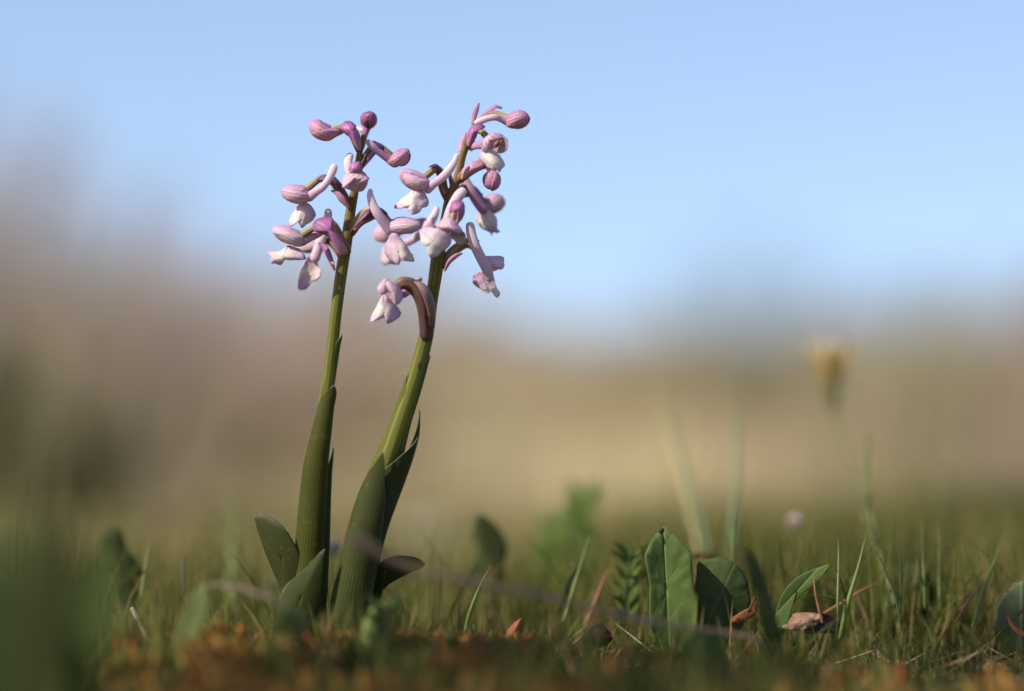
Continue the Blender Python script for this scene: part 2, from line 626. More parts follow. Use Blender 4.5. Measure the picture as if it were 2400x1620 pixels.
def patch(mb, outline, y0, bulge=1.0, tilt=(0, 0), centre=None, axis=(0, 1), fold=0.0, vfold=0.0, cream=None, cream_lit_r=40, ruff=0.0, seed=0.0, N=56, K=9, mat=0, crease=None, flip=False, frill=0.7):
    """a petal: its outline in photo pixels, domed towards the camera by bulge (mm), leaning by tilt (mm of depth per px), sides folded back along axis"""
    m = len(outline)
    pts = []
    for k in range(N):
        g = k / N * m
        i = int(g)
        t = g - i
        p0, p1, p2, p3 = outline[(i - 1) % m], outline[i], outline[(i + 1) % m], outline[(i + 2) % m]
        pts.append([0.5 * (2 * p1[d] + (p2[d] - p0[d]) * t + (2 * p0[d] - 5 * p1[d] + 4 * p2[d] - p3[d]) * t * t + (3 * p1[d] - p0[d] - 3 * p2[d] + p3[d]) * t ** 3) for d in (0, 1)])
    for q, p in enumerate(pts):
        f_ = frill * noise.noise(Vector((p[0] * 0.16, p[1] * 0.16, 2.0 + seed)))
        g_ = frill * noise.noise(Vector((p[0] * 0.16, p[1] * 0.16, 9.0 + seed)))
        p[0] += f_ * 2.2
        p[1] += g_ * 2.2
    if centre is None:
        centre = (sum(p[0] for p in pts) / N, sum(p[1] for p in pts) / N)
    al = math.hypot(*axis)
    ax = (axis[0] / al, axis[1] / al)
    la = [(p[0] - centre[0]) * ax[0] + (p[1] - centre[1]) * ax[1] for p in pts]
    lb = [-(p[0] - centre[0]) * ax[1] + (p[1] - centre[1]) * ax[0] for p in pts]
    a0, a1 = min(la), max(la)
    hb = max(max(lb), -min(lb))
    nb = 24
    blo, bhi = [1e9] * (nb + 1), [-1e9] * (nb + 1)
    for i in range(N):
        for q in range(8):
            aa = lerp(la[i], la[(i + 1) % N], q / 8)
            bb = lerp(lb[i], lb[(i + 1) % N], q / 8)
            g = int(round((aa - a0) / (a1 - a0) * nb))
            blo[g] = min(blo[g], bb)
            bhi[g] = max(bhi[g], bb)
    rows, uvs = [], []
    for k in range(K):
        rho = 0.02 + 0.98 * k / (K - 1)
        row, ur = [], []
        for p in pts:
            x = lerp(centre[0], p[0], rho)
            y = lerp(centre[1], p[1], rho)
            a = (x - centre[0]) * ax[0] + (y - centre[1]) * ax[1]
            b = -(x - centre[0]) * ax[1] + (y - centre[1]) * ax[0]
            d = y0 + tilt[0] * (x - centre[0]) + tilt[1] * (y - centre[1]) - bulge * (1 - rho * rho) + fold * (b / hb) ** 2
            if vfold:
                d += vfold * abs(b) / hb
            if crease:
                d += crease * math.exp(-(b / (0.16 * hb)) ** 2) * sstep(0.1, 0.9, (a - a0) / (a1 - a0))
            if ruff:
                d += ruff * rho * (noise.noise(Vector((x * 0.045, y * 0.045, seed))) + 0.5 * noise.noise(Vector((x * 0.11, y * 0.11, seed + 7))))
            d += 0.35 * frill * rho ** 5 * noise.noise(Vector((x * 0.2, y * 0.2, seed + 3.0)))
            row.append(P(x, y, d))
            if cream:  # paints the sunlit part cream around this point, shaded parts lilac
                ur.append(((a - a0) / (a1 - a0), 0.5 + 0.5 * math.hypot(x - cream[0], y - cream[1]) / cream_lit_r))
            elif vfold:
                ur.append(((a - a0) / (a1 - a0), 0.5 + 0.5 * b / hb))
            else:
                g = max(0.0, min(nb - 1e-6, (a - a0) / (a1 - a0) * nb))
                g0 = int(g)
                lo_, hi_ = lerp(blo[g0], blo[g0 + 1], g - g0), lerp(bhi[g0], bhi[g0 + 1], g - g0)
                uu = g / nb
                ur.append((1 - uu if flip else uu, max(0, min(1, (b - lo_) / max(hi_ - lo_, hb * 0.2)))))
        row.append(row[0])
        ur.append(ur[0])
        rows.append(row)
        uvs.append(ur)
    mb.grid(rows, uvs, mat=mat)


def flower(root, hood=None, lip=None, spur=None, ovary=None, bracts=(), label=None):
    f = None
    if hood and 'pieces' in hood:
        mb = MB()
        for pc in hood['pieces']:
            patch(mb, **pc)
        f = mb.build('flower', [M[hood.get('mat', 'hood')], M['mouth'], M['column']], root, thick=0.00025)
    elif hood:
        mb = MB()
        b, t = P(*hood['base']), P(*hood['tip'])
        w = hood['w'] * S(hood['base'][2]) * (0.86 if 'near' in hood else 1.0)
        if 'near' in hood:
            b, t = b + (t - b) * 0.08, t - (t - b) * 0.05
            b.y += 0.0012
            t.y += 0.0012
        d = V3(hood.get('dorsal', (0, 0, 1)))
        op = hood.get('open', 25)
        cv = hood.get('curve', 0.05)
        fl = hood.get('flare', 0.03)
        ft = hood.get('flat', 1.0)
        hood_shell(mb, b, t, w, d, 0, 80, .955, cv, flat=ft)
        hood_shell(mb, b, t, w, d, 0, -80, .955, cv, flat=ft)
        t2 = t + (t - b) * 0.04 - d * w * 0.04
        hood_shell(mb, b, t, w, d, lambda u: 62 - 44 * u, 180 - op, 1.03, cv, fl, flat=ft)
        hood_shell(mb, b, t2, w, d, lambda u: -62 + 44 * u, -(180 - op), 1.03, cv, fl, flat=ft)
        if op > 15:   # the two petals inside the helmet
            hood_shell(mb, b.lerp(t, .1), b.lerp(t, .93), w * .78, d, 10, 130, 1.0, cv, flat=ft, nu=12, nv=7)
            hood_shell(mb, b.lerp(t, .1), b.lerp(t, .93), w * .78, d, -10, -130, 1.0, cv, flat=ft, nu=12, nv=7)
        for pc in hood.get('near', ()):
            patch(mb, **pc)
        f = mb.build('flower', [M[hood.get('mat', 'hood')], M['bract']], root, thick=0.00022)
        if label:
            f['label'] = label
    par = f or root
    if ovary:
        mb = MB()
        tube(mb, pts4(ovary['pts']), segs=14, n=26, ridge=0.07, nridge=6)
        mb.build('ovary', M[ovary.get('mat', 'ovary')], par)
    if spur:
        mb = MB()
        tube(mb, pts4(spur['pts']), segs=14, n=26, flat=0.8)
        mb.build('spur', M[spur.get('mat', 'spur')], par)
    if lip:
        mb = MB()
        if 'outline' in lip:
            patch(mb, **lip)
        else:
            lip_surface(mb, P(*lip['base']), P(*lip['tip']), lip['hw'] * S(lip['base'][2]), V3(lip['n']), lip.get('fold', .45), lip.get('curl', .2),
                        lip.get('lobes', .24), lip.get('claw', .34), lip.get('ruff', .1), lip.get('skew', 0), lip.get('ph', 0), lip.get('cut', .3))
        mb.build('lip', M['lip'], par, thick=0.00022)
    for br in bracts:
        mb = MB()
        if 'outline' in br:
            patch(mb, **{k: v for k, v in br.items() if k != 'mat_name'})
            mb.build('bract', M[br.get('mat_name', 'bract')], par, thick=0.00022)
            continue
        lift = V3(br['n']) * br.get('lift', 8) * PX
        ribbon(mb, [P(*p) + lift for p in br['mids']], [x * S(br['mids'][0][2]) for x in br['ws']], V3(br['n']), br.get('wrap', 0.9), n=20, m=9, fold=br.get('fold', 0))
        mb.build('bract', M[br.get('mat', 'bract')], par, thick=0.00018)
    return f


def sheath(root, rows, name='leaf', mat='sheath', n=40, m=25, label=None, thick=0.0003, grow=1.0):
    """a leaf that clasps the stem. rows: (px, py, ymm, r px, centre angle deg, half range deg), base first; 0 deg looks at the camera, +90 to the right"""
    q = catmull([tuple(P(a, b, c)) + (r * S(c) * grow, th, hr) for (a, b, c, r, th, hr) in rows], n)
    mb = MB()
    rw, uvs = [], []
    for i in range(n):
        x, y, z, r, th, hr = q[i]
        hr = max(hr, 0.5)
        row, ur = [], []
        for j in range(m):
            t = -1 + 2 * j / (m - 1)
            a = math.radians(th + hr * t)
            rr = r * (1 + 0.03 * abs(t) ** 3)
            row.append(Vector((x + rr * math.sin(a), y - rr * math.cos(a) * 0.8, z)))
            ur.append((i / (n - 1), (t + 1) / 2))
        rw.append(row)
        uvs.append(ur)
    mb.grid(rw, uvs)
    o = mb.build(name, M[mat], root, thick=thick)
    if label:
        o['label'] = label
    return o


def flat_leaf(root, mids, ws, n, wrap=0.5, mat='leaf_blue', label=None, fold=0.0, thick=0.0004, name='leaf'):
    mb = MB()
    ribbon(mb, [P(*p) for p in mids], [w * S(p[2]) for w, p in zip(ws, mids)], V3(n), wrap, n=30, m=13, fold=fold)
    o = mb.build(name, M[mat], root, thick=thick)
    if label:
        o['label'] = label
    return o


def traced_leaf(root, kw, label=None, mat='leaf_blue'):
    mb = MB()
    patch(mb, **kw)
    o = mb.build('leaf', M[mat], root, thick=0.0004)
    if label:
        o['label'] = label
    return o


# ---- orchid with the upright stem
A = empty('orchid', P(700, 1560, 0))
tag(A, 'pink orchid on upright green stem, one leaf splayed at its foot', 'orchid', 'pair of wild orchids')
mb = MB()
tube(mb, pts4([(698, 1575, 0, 26), (716, 1300, 0, 24), (735, 1120, 0, 20), (765, 930, 0, 16), (775, 850, 0, 14.5), (787, 740, 0, 13.5), (800, 640, 0, 14), (813, 560, 0, 13.5),
               (821, 500, 0, 12), (830, 455, 0, 10), (837, 410, 0, 8.5), (842, 365, 0, 7.5), (848, 335, 0, 6.5), (852, 318, 0, 5.5)]), segs=20, n=70)
mb.build('stem', M['stem'], A)

# bud on the very top, seen end on
flower(A, hood=dict(base=(862, 286, 10), tip=(864, 273, -4), w=44, dorsal=(0, 0.3, 1), open=4, mat='bud_dark', curve=0.0, near=[dict(outline=[(857,272),(861,267),(867,268),(866,274),(861,278)], y0=-3.6, bulge=0.3, mat=1)]),
       ovary=dict(pts=[(848, 345, 0, 7), (854, 318, 2, 8), (860, 300, 5, 9.5), (864, 290, 9, 12)], mat='ovary_purple'))
# bud leaning left at the top
flower(A, hood=dict(base=(784, 309, -3), near=[dict(outline=[(776,301),(757,287),(745,281),(732,284),(726,293),(728,307),(736,320),(752,328),(766,330),(780,325),(794,315),(798,307),(788,303)], y0=-5, bulge=2.6, axis=(1,.25), flip=True, centre=(752,306))], tip=(725, 291, -4), w=44, dorsal=(0.2, -0.15, 1), open=6, mat='bud', curve=-0.10),
       ovary=dict(pts=[(842, 352, 0, 9), (834, 328, -2, 12), (822, 303, -3, 12), (800, 300, -3, 9), (780, 303, -3, 7)], mat='ovary'),
       spur=dict(pts=[(778, 316, -3, 9), (796, 309, -2, 8), (815, 300, 3, 7), (834, 300, 4, 7), (849, 306, 3, 6.5)]),
       bracts=[dict(outline=[(838,352),(828,335),(818,322),(800,306),(798,296),(806,287),(813,283),(825,286),(834,294),(835,302),(845,318),(847,340),(846,352)], y0=-9, bulge=2.4, axis=(-.3,-1), centre=(823,306))])
# bud leaning right at the top
flower(A, hood=dict(base=(917, 381, -2), near=[dict(outline=[(918,363),(930,352),(953,348),(960,356),(953,373),(939,388),(925,393),(916,390),(906,380),(912,371)], y0=-4, bulge=2.6, axis=(1,-.5))], tip=(959, 353, -3), w=43, dorsal=(-0.5, -0.1, 1), open=6, mat='bud', curve=-0.04),
       ovary=dict(pts=[(843, 392, 0, 8), (858, 366, 1, 9), (872, 347, 2, 9), (888, 343, 2, 8), (906, 354, 0, 6.5), (920, 366, -1, 7)], mat='ovary_dark'),
       spur=dict(pts=[(922, 380, -3, 11), (905, 369, -4, 9), (888, 356, -5, 9), (872, 343, -6, 9), (863, 333, -6, 7)], mat='spur_dark'),
       bracts=[dict(mids=[(846, 392, 1), (862, 372, 1), (880, 352, 1), (895, 351, 2)], ws=[5, 9, 10, 4], n=(0.3, -0.6, -0.6), wrap=1.2, mat='bract_pale'),
               dict(outline=[(852,368),(860,348),(868,333),(880,331),(900,344),(898,353),(880,349),(866,352),(858,370)], y0=-5, bulge=1.4, axis=(1,-.4), centre=(872,342), mat_name='bract_dark')])
# half-open flower on the front of the stem
flower(A, hood=dict(mat='hood', pieces=[
           dict(outline=[(803,440),(803,420),(809,409),(823,400),(848,401),(862,413),(865,420),(850,425),(834,420),(818,430)], y0=-14, bulge=2.5, axis=(-.3,1), tilt=(.01,-.12)),
           dict(outline=[(805,438),(818,427),(834,417),(850,420),(864,419),(853,445),(839,450),(823,447)], y0=-14, bulge=1.2, axis=(0,1), tilt=(0,.14)),
           dict(outline=[(806,425),(815,405),(834,398),(855,405),(862,425),(850,446),(825,446),(808,438)], y0=-6, bulge=-1.0, axis=(0,1))]),
       ovary=dict(pts=[(838, 430, 0, 8), (842, 405, -4, 8), (836, 392, -8, 9), (833, 402, -8, 11)], mat='ovary_purple'),
       spur=dict(pts=[(822, 420, -9, 10), (817, 398, -6, 10), (816, 380, -3, 10), (820, 366, -2, 9)]),
       bracts=[dict(outline=[(817,393),(828,380),(844,380),(850,395),(847,404),(830,404),(820,405)], y0=-14, bulge=1.5, axis=(.2,-1))])
# second flower down on the left, its spur raised
flower(A, hood=dict(base=(732, 452, -5), near=[dict(outline=[(659,450),(666,437),(686,432),(714,437),(722,447),(729,459),(725,470),(709,479),(689,477),(670,468)], y0=-8, bulge=2.6, axis=(1,.06), flip=True)], tip=(657, 449, -7), w=47, dorsal=(0.05, -0.25, 1), open=28, mat='hood', curve=-0.03),
       ovary=dict(pts=[(822, 484, 0, 9), (806, 462, -1, 10), (793, 443, -2, 11), (776, 422, -3, 10), (755, 417, -4, 8), (738, 428, -5, 7.5), (720, 443, -5, 9)], mat='ovary'),
       spur=dict(pts=[(724, 462, -7, 12), (740, 450, -9, 10), (757, 438, -10, 9), (770, 421, -10, 8.5), (779, 403, -10, 9.5), (783, 392, -10, 9)]),
       lip=dict(outline=[(711,472),(730,482),(738,495),(740,505),(733,517),(725,524),(717,527),(711,534),(704,533),(701,525),(696,518),(692,526),(680,531),(676,526),(677,517),(686,499),(697,483)], y0=-6, bulge=1.2, fold=3.5, axis=(-.3,1), tilt=(.03,-.01), cream=(684,505), cream_lit_r=62, ruff=1.0, seed=1, crease=.4),
       bracts=[dict(mids=[(820, 486, -3), (803, 466, -4), (792, 452, -4), (778, 445, -3)], ws=[5, 11, 9, 2], n=(-0.3, -1, -0.4), wrap=1.0, mat='bract_pale'),
               dict(outline=[(743,420),(758,411),(780,411),(800,430),(815,455),(822,472),(812,467),(795,447),(780,434),(765,429),(750,427)], y0=-6, bulge=1.6, axis=(-1,-.7), centre=(782,424), mat_name='bract_dark')])
# third flower down on the left, wrapped by a broad purple bract
flower(A, hood=dict(base=(717, 563, -7), near=[dict(outline=[(640,542),(648,532),(671,532),(689,539),(711,554),(714,563),(707,576),(695,579),(671,570),(648,553)], y0=-10, bulge=2.4, axis=(1,.45), flip=True)], tip=(638, 533, -9), w=45, dorsal=(0.35, -0.3, 1), open=30, mat='hood_pale', curve=-0.03),
       ovary=dict(pts=[(812, 588, -2, 12), (796, 560, -5, 13), (778, 530, -7, 14), (757, 524, -8, 11), (735, 535, -8, 8), (710, 550, -8, 8)], mat='ovary'),
       spur=dict(pts=[(708, 568, -8, 10), (730, 556, -6, 9), (750, 545, -4, 9), (764, 525, -2, 9.5), (769, 507, -1, 9.5), (769, 497, -1, 9)]),
       lip=dict(outline=[(677,575),(700,582),(707,588),(716,601),(716,609),(693,610),(671,609),(666,611),(662,619),(655,622),(646,618),(637,618),(634,611),(635,602),(629,597),(627,592),(634,589),(654,589),(664,583)], y0=-9, bulge=1.0, fold=2.6, axis=(-1,.05), tilt=(-.01,-.03), cream=(655,602), cream_lit_r=58, ruff=.7, seed=2),
       bracts=[dict(outline=[(734,522),(742,514),(756,509),(772,508),(782,516),(784,540),(800,558),(816,590),(806,600),(796,600),(785,578),(771,558),(752,548),(735,541)], y0=-13, bulge=2.6, axis=(-.6,-1), centre=(772,540))])
# shaded flower hanging behind the third one
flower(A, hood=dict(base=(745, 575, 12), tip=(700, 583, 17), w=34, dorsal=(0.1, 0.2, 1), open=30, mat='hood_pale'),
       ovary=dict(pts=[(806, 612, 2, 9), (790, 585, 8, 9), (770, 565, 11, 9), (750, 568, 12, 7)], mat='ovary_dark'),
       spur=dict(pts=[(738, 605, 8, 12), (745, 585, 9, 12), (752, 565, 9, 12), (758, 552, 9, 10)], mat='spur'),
       lip=dict(outline=[(723,599),(743,604),(745,620),(752,633),(752,645),(743,657),(732,660),(723,672),(714,679),(700,678),(698,663),(702,642),(707,626),(716,611)], y0=9, bulge=.6, fold=-2.5, axis=(-.25,1), tilt=(.02,0), cream=(722,640), cream_lit_r=42, ruff=1.0, seed=3),
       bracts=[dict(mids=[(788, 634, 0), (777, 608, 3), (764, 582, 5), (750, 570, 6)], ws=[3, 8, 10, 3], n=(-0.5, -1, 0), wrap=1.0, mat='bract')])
# flower reaching right towards the other orchid
flower(A, hood=dict(base=(905, 526, -8), near=[dict(outline=[(907,533),(918,519),(948,512),(975,517),(986,526),(982,538),(965,547),(940,549),(920,545)], y0=-11, bulge=2.4, axis=(1,.02))], tip=(988, 528, -9), w=44, dorsal=(-0.02, -0.25, 1), open=30, mat='hood_pale', curve=0.0, flare=.06),
       ovary=dict(pts=[(822, 545, 0, 12), (838, 522, -2, 13), (855, 502, -3, 13), (875, 492, -5, 11), (895, 503, -6, 9), (912, 520, -7, 8)], mat='ovary'),
       spur=dict(pts=[(914, 540, -10, 13), (901, 523, -11, 12), (886, 502, -12, 11.5), (874, 480, -12, 10.5), (868, 460, -12, 8.5), (868, 448, -12, 6)]),
       lip=dict(outline=[(918,547),(932,549),(950,572),(964,593),(971,608),(968,614),(955,613),(946,611),(940,612),(934,621),(925,617),(907,602),(902,590),(902,576),(909,561)], y0=-12, bulge=1.2, fold=3.0, axis=(.2,1), tilt=(-.03,-.01), cream=(956,592), cream_lit_r=62, ruff=.8, seed=4, crease=.5),
       bracts=[dict(mids=[(830, 540, -4), (848, 520, -6), (866, 511, -7), (882, 509, -7)], ws=[5, 10, 9, 2], n=(0.2, -1, -0.3), wrap=1.0, mat='bract'),
               dict(outline=[(828,536),(838,516),(853,498),(868,488),(885,484),(902,494),(910,505),(890,500),(876,502),(868,512),(848,520),(836,532)], y0=-9, bulge=1.6, axis=(1,-.6), centre=(864,500), mat_name='bract_dark')])

# its leaves: two clasping sheaths, one behind, one splayed, one folded in front
sheath(A, [(757, 1000, 0, 20, 50, 95), (763, 930, 0, 18, 45, 90), (771, 880, 0, 16.5, 45, 80), (778, 840, 0, 15.5, 50, 68), (783, 810, 0, 15, 55, 45), (787, 793, 0, 14.5, 62, 22), (789, 784, 0, 14, 68, 2)],
       mat='sheath_light', label='upper clasping leaf with a brownish tip')
sheath(A, [(706, 1580, 0, 36, -10, 150), (722, 1330, -1, 34, -8, 140), (731, 1200, -1, 33, -8, 130), (740, 1090, -1, 29, -8, 125), (754, 1010, -1, 23.5, 0, 120), (763, 960, -1, 19.5, 10, 110), (769, 932, -1, 18.5, 20, 80), (772, 915, -1, 17.5, 28, 40), (775, 904, -1, 17, 32, 2)],
       label='broad dark green leaf clasping the stem')
sheath(A, [(722, 1570, 3, 36, 70, 75), (736, 1300, 3, 36, 70, 70), (742, 1200, 3, 33, 70, 64), (750, 1120, 3, 28, 74, 50), (757, 1080, 3, 24, 78, 34), (762, 1050, 3, 20, 82, 2)], mat='leaf_blue')
traced_leaf(A, dict(outline=[(596,1214),(602,1205),(614,1203),(636,1212),(655,1226),(672,1243),(685,1266),(700,1292),(708,1340),(708,1450),(696,1570),(674,1440),(658,1380),(641,1343),(625,1305),(609,1260)], y0=-3, bulge=1.2, fold=2.0, axis=(.5,-1), tilt=(-.03,.02), centre=(660,1310)), 'splayed leaf with a nicked brown tip')
traced_leaf(A, dict(outline=[(759,1287),(762,1300),(758,1350),(752,1395),(732,1460),(710,1570),(650,1580),(643,1480),(652,1420),(666,1378),(700,1345),(730,1315)], y0=-16, bulge=1.5, fold=3.0, axis=(.7,-1), centre=(705,1400)), 'short folded leaf at the foot')

# ---- orchid with the leaning stem
B = empty('orchid', P(790, 1560, -3))
tag(B, 'pink orchid on stem leaning to the right, wrapped in wide leaves', 'orchid', 'pair of wild orchids')
mb = MB()
tube(mb, pts4([(786, 1580, -3, 34), (838, 1300, -3, 30), (885, 1150, -2, 26), (925, 1030, -2, 22), (962, 920, -1, 18.5), (986, 838, 0, 18), (1000, 780, 0, 17), (1009, 720, 0, 15), (1016, 675, 0, 15), (1022, 635, 0, 16),
               (1027, 600, 0, 16), (1035, 555, 0, 13), (1045, 505, 0, 11), (1052, 468, 0, 10.5), (1066, 434, 0, 10), (1077, 398, 0, 9), (1085, 363, 0, 8.5), (1098, 330, 0, 8), (1108, 303, 0, 6), (1112, 290, 0, 5)]), segs=20, n=90)
mb.build('stem', M['stem'], B)
# top bud leaning right
flower(B, hood=dict(base=(1184, 284, -2), near=[dict(outline=[(1185,274),(1203,261),(1219,258),(1233,263),(1240,275),(1228,291),(1210,300),(1197,301),(1186,293)], y0=-4, bulge=2.6, axis=(1,-.15))], tip=(1242, 275, -3), w=43, dorsal=(-0.1, -0.2, 1), open=6, mat='bud', curve=-0.03),
       ovary=dict(pts=[(1108, 308, 1, 7), (1125, 288, 1, 7), (1145, 272, 1, 7), (1162, 266, 1, 7.5), (1180, 271, 0, 7), (1194, 277, -1, 8)], mat='ovary'),
       spur=dict(pts=[(1190, 286, -3, 10), (1174, 279, -4, 8), (1160, 275, -5, 8), (1142, 278, -5, 8), (1126, 284, -5, 8), (1116, 288, -5, 6)]),
       bracts=[dict(mids=[(1112, 290, 2), (1132, 274, 2), (1150, 262, 2), (1163, 254, 2), (1178, 260, 2)], ws=[4, 6, 9, 9, 5], n=(-0.1, -0.6, 1), wrap=0.9, mat='bract'),
               dict(mids=[(1109, 291, -1), (1113, 272, -1), (1119, 255, -1), (1125, 242, -1)], ws=[5, 7, 6, 1.5], n=(-0.2, -1, 0), wrap=0.9, mat='bract')])
# open flower near the top, mouth towards the camera and right
flower(B, hood=dict(mat='hood', pieces=[
           dict(outline=[(1128,342),(1134,325),(1146,315),(1160,310),(1172,313),(1182,321),(1172,324),(1162,328),(1155,336),(1150,346),(1143,358),(1132,354)], y0=-17, bulge=2.0, axis=(.5,.6), fold=2.0, centre=(1146,330)),
           dict(outline=[(1178,321),(1187,326),(1190,337),(1188,350),(1178,358),(1166,358),(1168,347),(1175,334)], y0=-16, bulge=-0.8, axis=(1,-.3), tilt=(-.05,0), mat=1),
           dict(outline=[(1148,342),(1158,327),(1176,322),(1180,332),(1172,346),(1164,358),(1150,356)], y0=-11, bulge=-1.0, mat=1),
           dict(outline=[(1156,338),(1162,330),(1171,328),(1173,336),(1167,344),(1159,346)], y0=-13.5, bulge=0.8, mat=2)]),
       ovary=dict(pts=[(1094, 345, 0, 8), (1102, 320, -3, 10), (1115, 305, -5, 10), (1128, 308, -7, 8), (1140, 320, -8, 8)], mat='ovary'),
       spur=dict(pts=[(1140, 340, -7, 12), (1125, 340, -5, 10), (1112, 342, -2, 9), (1104, 348, 2, 7)], mat='spur_dark'),
       lip=dict(outline=[(1135,355),(1150,352),(1164,357),(1174,368),(1183,384),(1182,391),(1175,398),(1170,405),(1166,400),(1154,399),(1142,391),(1128,379),(1121,368),(1126,359)], y0=-16, bulge=2.0, fold=4.0, axis=(.3,1), tilt=(0,-.03), cream=(1158,379), cream_lit_r=48, ruff=.6, seed=5),
       bracts=[dict(outline=[(1094,322),(1098,306),(1108,294),(1124,290),(1137,295),(1134,302),(1122,305),(1118,318),(1110,335),(1098,346),(1093,336)], y0=-10, bulge=2.0, axis=(.3,-1), centre=(1108,312)),
               dict(mids=[(1080, 356, 2), (1083, 340, 3), (1089, 325, 3), (1096, 311, 3)], ws=[4, 9, 8, 2], n=(-0.6, -1, 0), wrap=1.0, mat='bract_pale')])
# bud nodding under the open flower
flower(B, hood=dict(base=(1152, 400, -4), tip=(1151, 445, -5), w=41, dorsal=(-0.5, -0.9, 0.0), open=5, mat='bud', curve=0.0),
       ovary=dict(pts=[(1077, 420, 0, 12), (1098, 402, -2, 13), (1120, 389, -3, 13), (1140, 384, -4, 12), (1150, 395, -4, 10)], mat='ovary_purple'),
       bracts=[dict(outline=[(1080,412),(1085,395),(1104,380),(1118,378),(1136,384),(1134,393),(1110,408),(1084,422)], y0=-7, bulge=2.0, axis=(1,-.6), mat_name='bract_pale')])
# flower on the left with its white lip spread
flower(B, hood=dict(base=(1012, 440, -6), near=[dict(outline=[(945,411),(958,406),(976,411),(992,418),(1004,421),(1006,434),(992,448),(967,441),(950,430)], y0=-10, bulge=2.2, axis=(1,.5), flip=True), dict(outline=[(937,406),(946,397),(967,398),(992,409),(1004,420),(990,421),(970,413),(955,409),(946,414),(944,424)], y0=-8.5, bulge=1.2, axis=(1,.4), centre=(966,405))], tip=(936, 400, -8), w=50, dorsal=(0.4, -0.35, 1), open=30, mat='hood', curve=-0.03),
       ovary=dict(pts=[(1050, 466, 0, 11), (1038, 438, 0, 12), (1034, 410, -2, 11), (1022, 396, -4, 9), (1006, 406, -5, 8.5), (990, 420, -6, 9)], mat='ovary'),
       spur=dict(pts=[(1002, 444, -8, 11), (1018, 430, -10, 10), (1036, 417, -11, 10), (1052, 400, -11, 10), (1064, 382, -11, 8), (1071, 365, -11, 5)]),
       lip=dict(outline=[(971,444),(992,448),(1003,465),(1005,475),(1002,484),(990,488),(984,497),(970,504),(961,501),(956,493),(953,487),(936,490),(923,488),(929,477),(947,461),(961,450)], y0=-10, bulge=1.2, fold=3.2, axis=(-.1,1), tilt=(0,-.04), cream=(955,466), cream_lit_r=66, ruff=1.2, seed=6, crease=-.5),
       bracts=[dict(mids=[(1056, 450, 2), (1056, 430, 2), (1052, 410, 1), (1054, 396, 0)], ws=[4, 6, 5, 2], n=(0.4, -1, 0), wrap=0.8, mat='bract'),
               dict(mids=[(1048, 462, -2), (1036, 432, -3), (1034, 408, -4), (1022, 392, -5), (1005, 398, -6)], ws=[9, 12, 11, 8, 3], n=(0.1, -0.7, 1), wrap=1.0, mat='bract_dark')])
# flower hanging in front of the stem
flower(B, hood=dict(mat='hood', pieces=[
           dict(outline=[(1023,532),(1029,521),(1039,513),(1053,508),(1066,515),(1076,528),(1084,541),(1076,549),(1062,545),(1048,541),(1036,539)], y0=-20, bulge=3.0, axis=(.1,1), fold=1.5, tilt=(0,-.08)),
           dict(outline=[(1073,540),(1089,547),(1092,562),(1087,569),(1078,573),(1068,566),(1057,553),(1062,545)], y0=-17, bulge=-1.0, axis=(.6,1), tilt=(.05,.05), mat=1),
           dict(outline=[(1036,535),(1050,520),(1070,528),(1080,545),(1066,558),(1046,552)], y0=-13, bulge=-1.5, mat=1)]),
       ovary=dict(pts=[(1046, 520, 0, 11), (1060, 492, -6, 12), (1068, 480, -11, 11), (1066, 495, -15, 8), (1062, 512, -16, 8)], mat='ovary'),
       spur=dict(pts=[(1046, 528, -12, 12), (1052, 505, -10, 12), (1062, 480, -9, 12), (1076, 458, -9, 13), (1083, 450, -9, 12)]),
       lip=dict(outline=[(984,539),(1000,532),(1018,535),(1034,536),(1055,548),(1058,567),(1048,583),(1034,592),(1025,601),(1009,605),(1002,594),(1000,577),(993,577),(988,567),(984,551)], y0=-20, bulge=1.0, fold=3.0, axis=(-.8,1), tilt=(.01,-.01), cream=(1012,580), cream_lit_r=70, ruff=.9, seed=7),
       bracts=[dict(outline=[(1052,492),(1060,474),(1074,470),(1088,476),(1090,496),(1084,512),(1074,524),(1070,516),(1070,502),(1062,497),(1056,500)], y0=-18, bulge=2.2, axis=(.2,-1), centre=(1074,490))])
# shaded flower behind on the right
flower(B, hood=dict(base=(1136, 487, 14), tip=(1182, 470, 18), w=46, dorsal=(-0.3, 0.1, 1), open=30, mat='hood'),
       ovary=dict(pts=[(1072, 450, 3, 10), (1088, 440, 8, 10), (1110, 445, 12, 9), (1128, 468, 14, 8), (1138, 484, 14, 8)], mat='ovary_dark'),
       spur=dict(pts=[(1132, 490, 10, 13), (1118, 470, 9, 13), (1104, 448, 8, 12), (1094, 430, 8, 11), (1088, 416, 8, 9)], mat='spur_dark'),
       lip=dict(outline=[(1128,487),(1149,493),(1163,509),(1166,526),(1165,537),(1172,542),(1165,547),(1156,545),(1153,553),(1147,545),(1128,535),(1116,516),(1119,500)], y0=11, bulge=.8, fold=2.5, axis=(.3,1), cream=(1136,520), cream_lit_r=46, ruff=1.0, seed=8),
       bracts=[dict(mids=[(1070, 468, 5), (1090, 462, 8), (1112, 452, 10), (1130, 462, 12)], ws=[5, 9, 9, 3], n=(0.3, -0.6, 1), wrap=1.0, mat='bract_dark')])
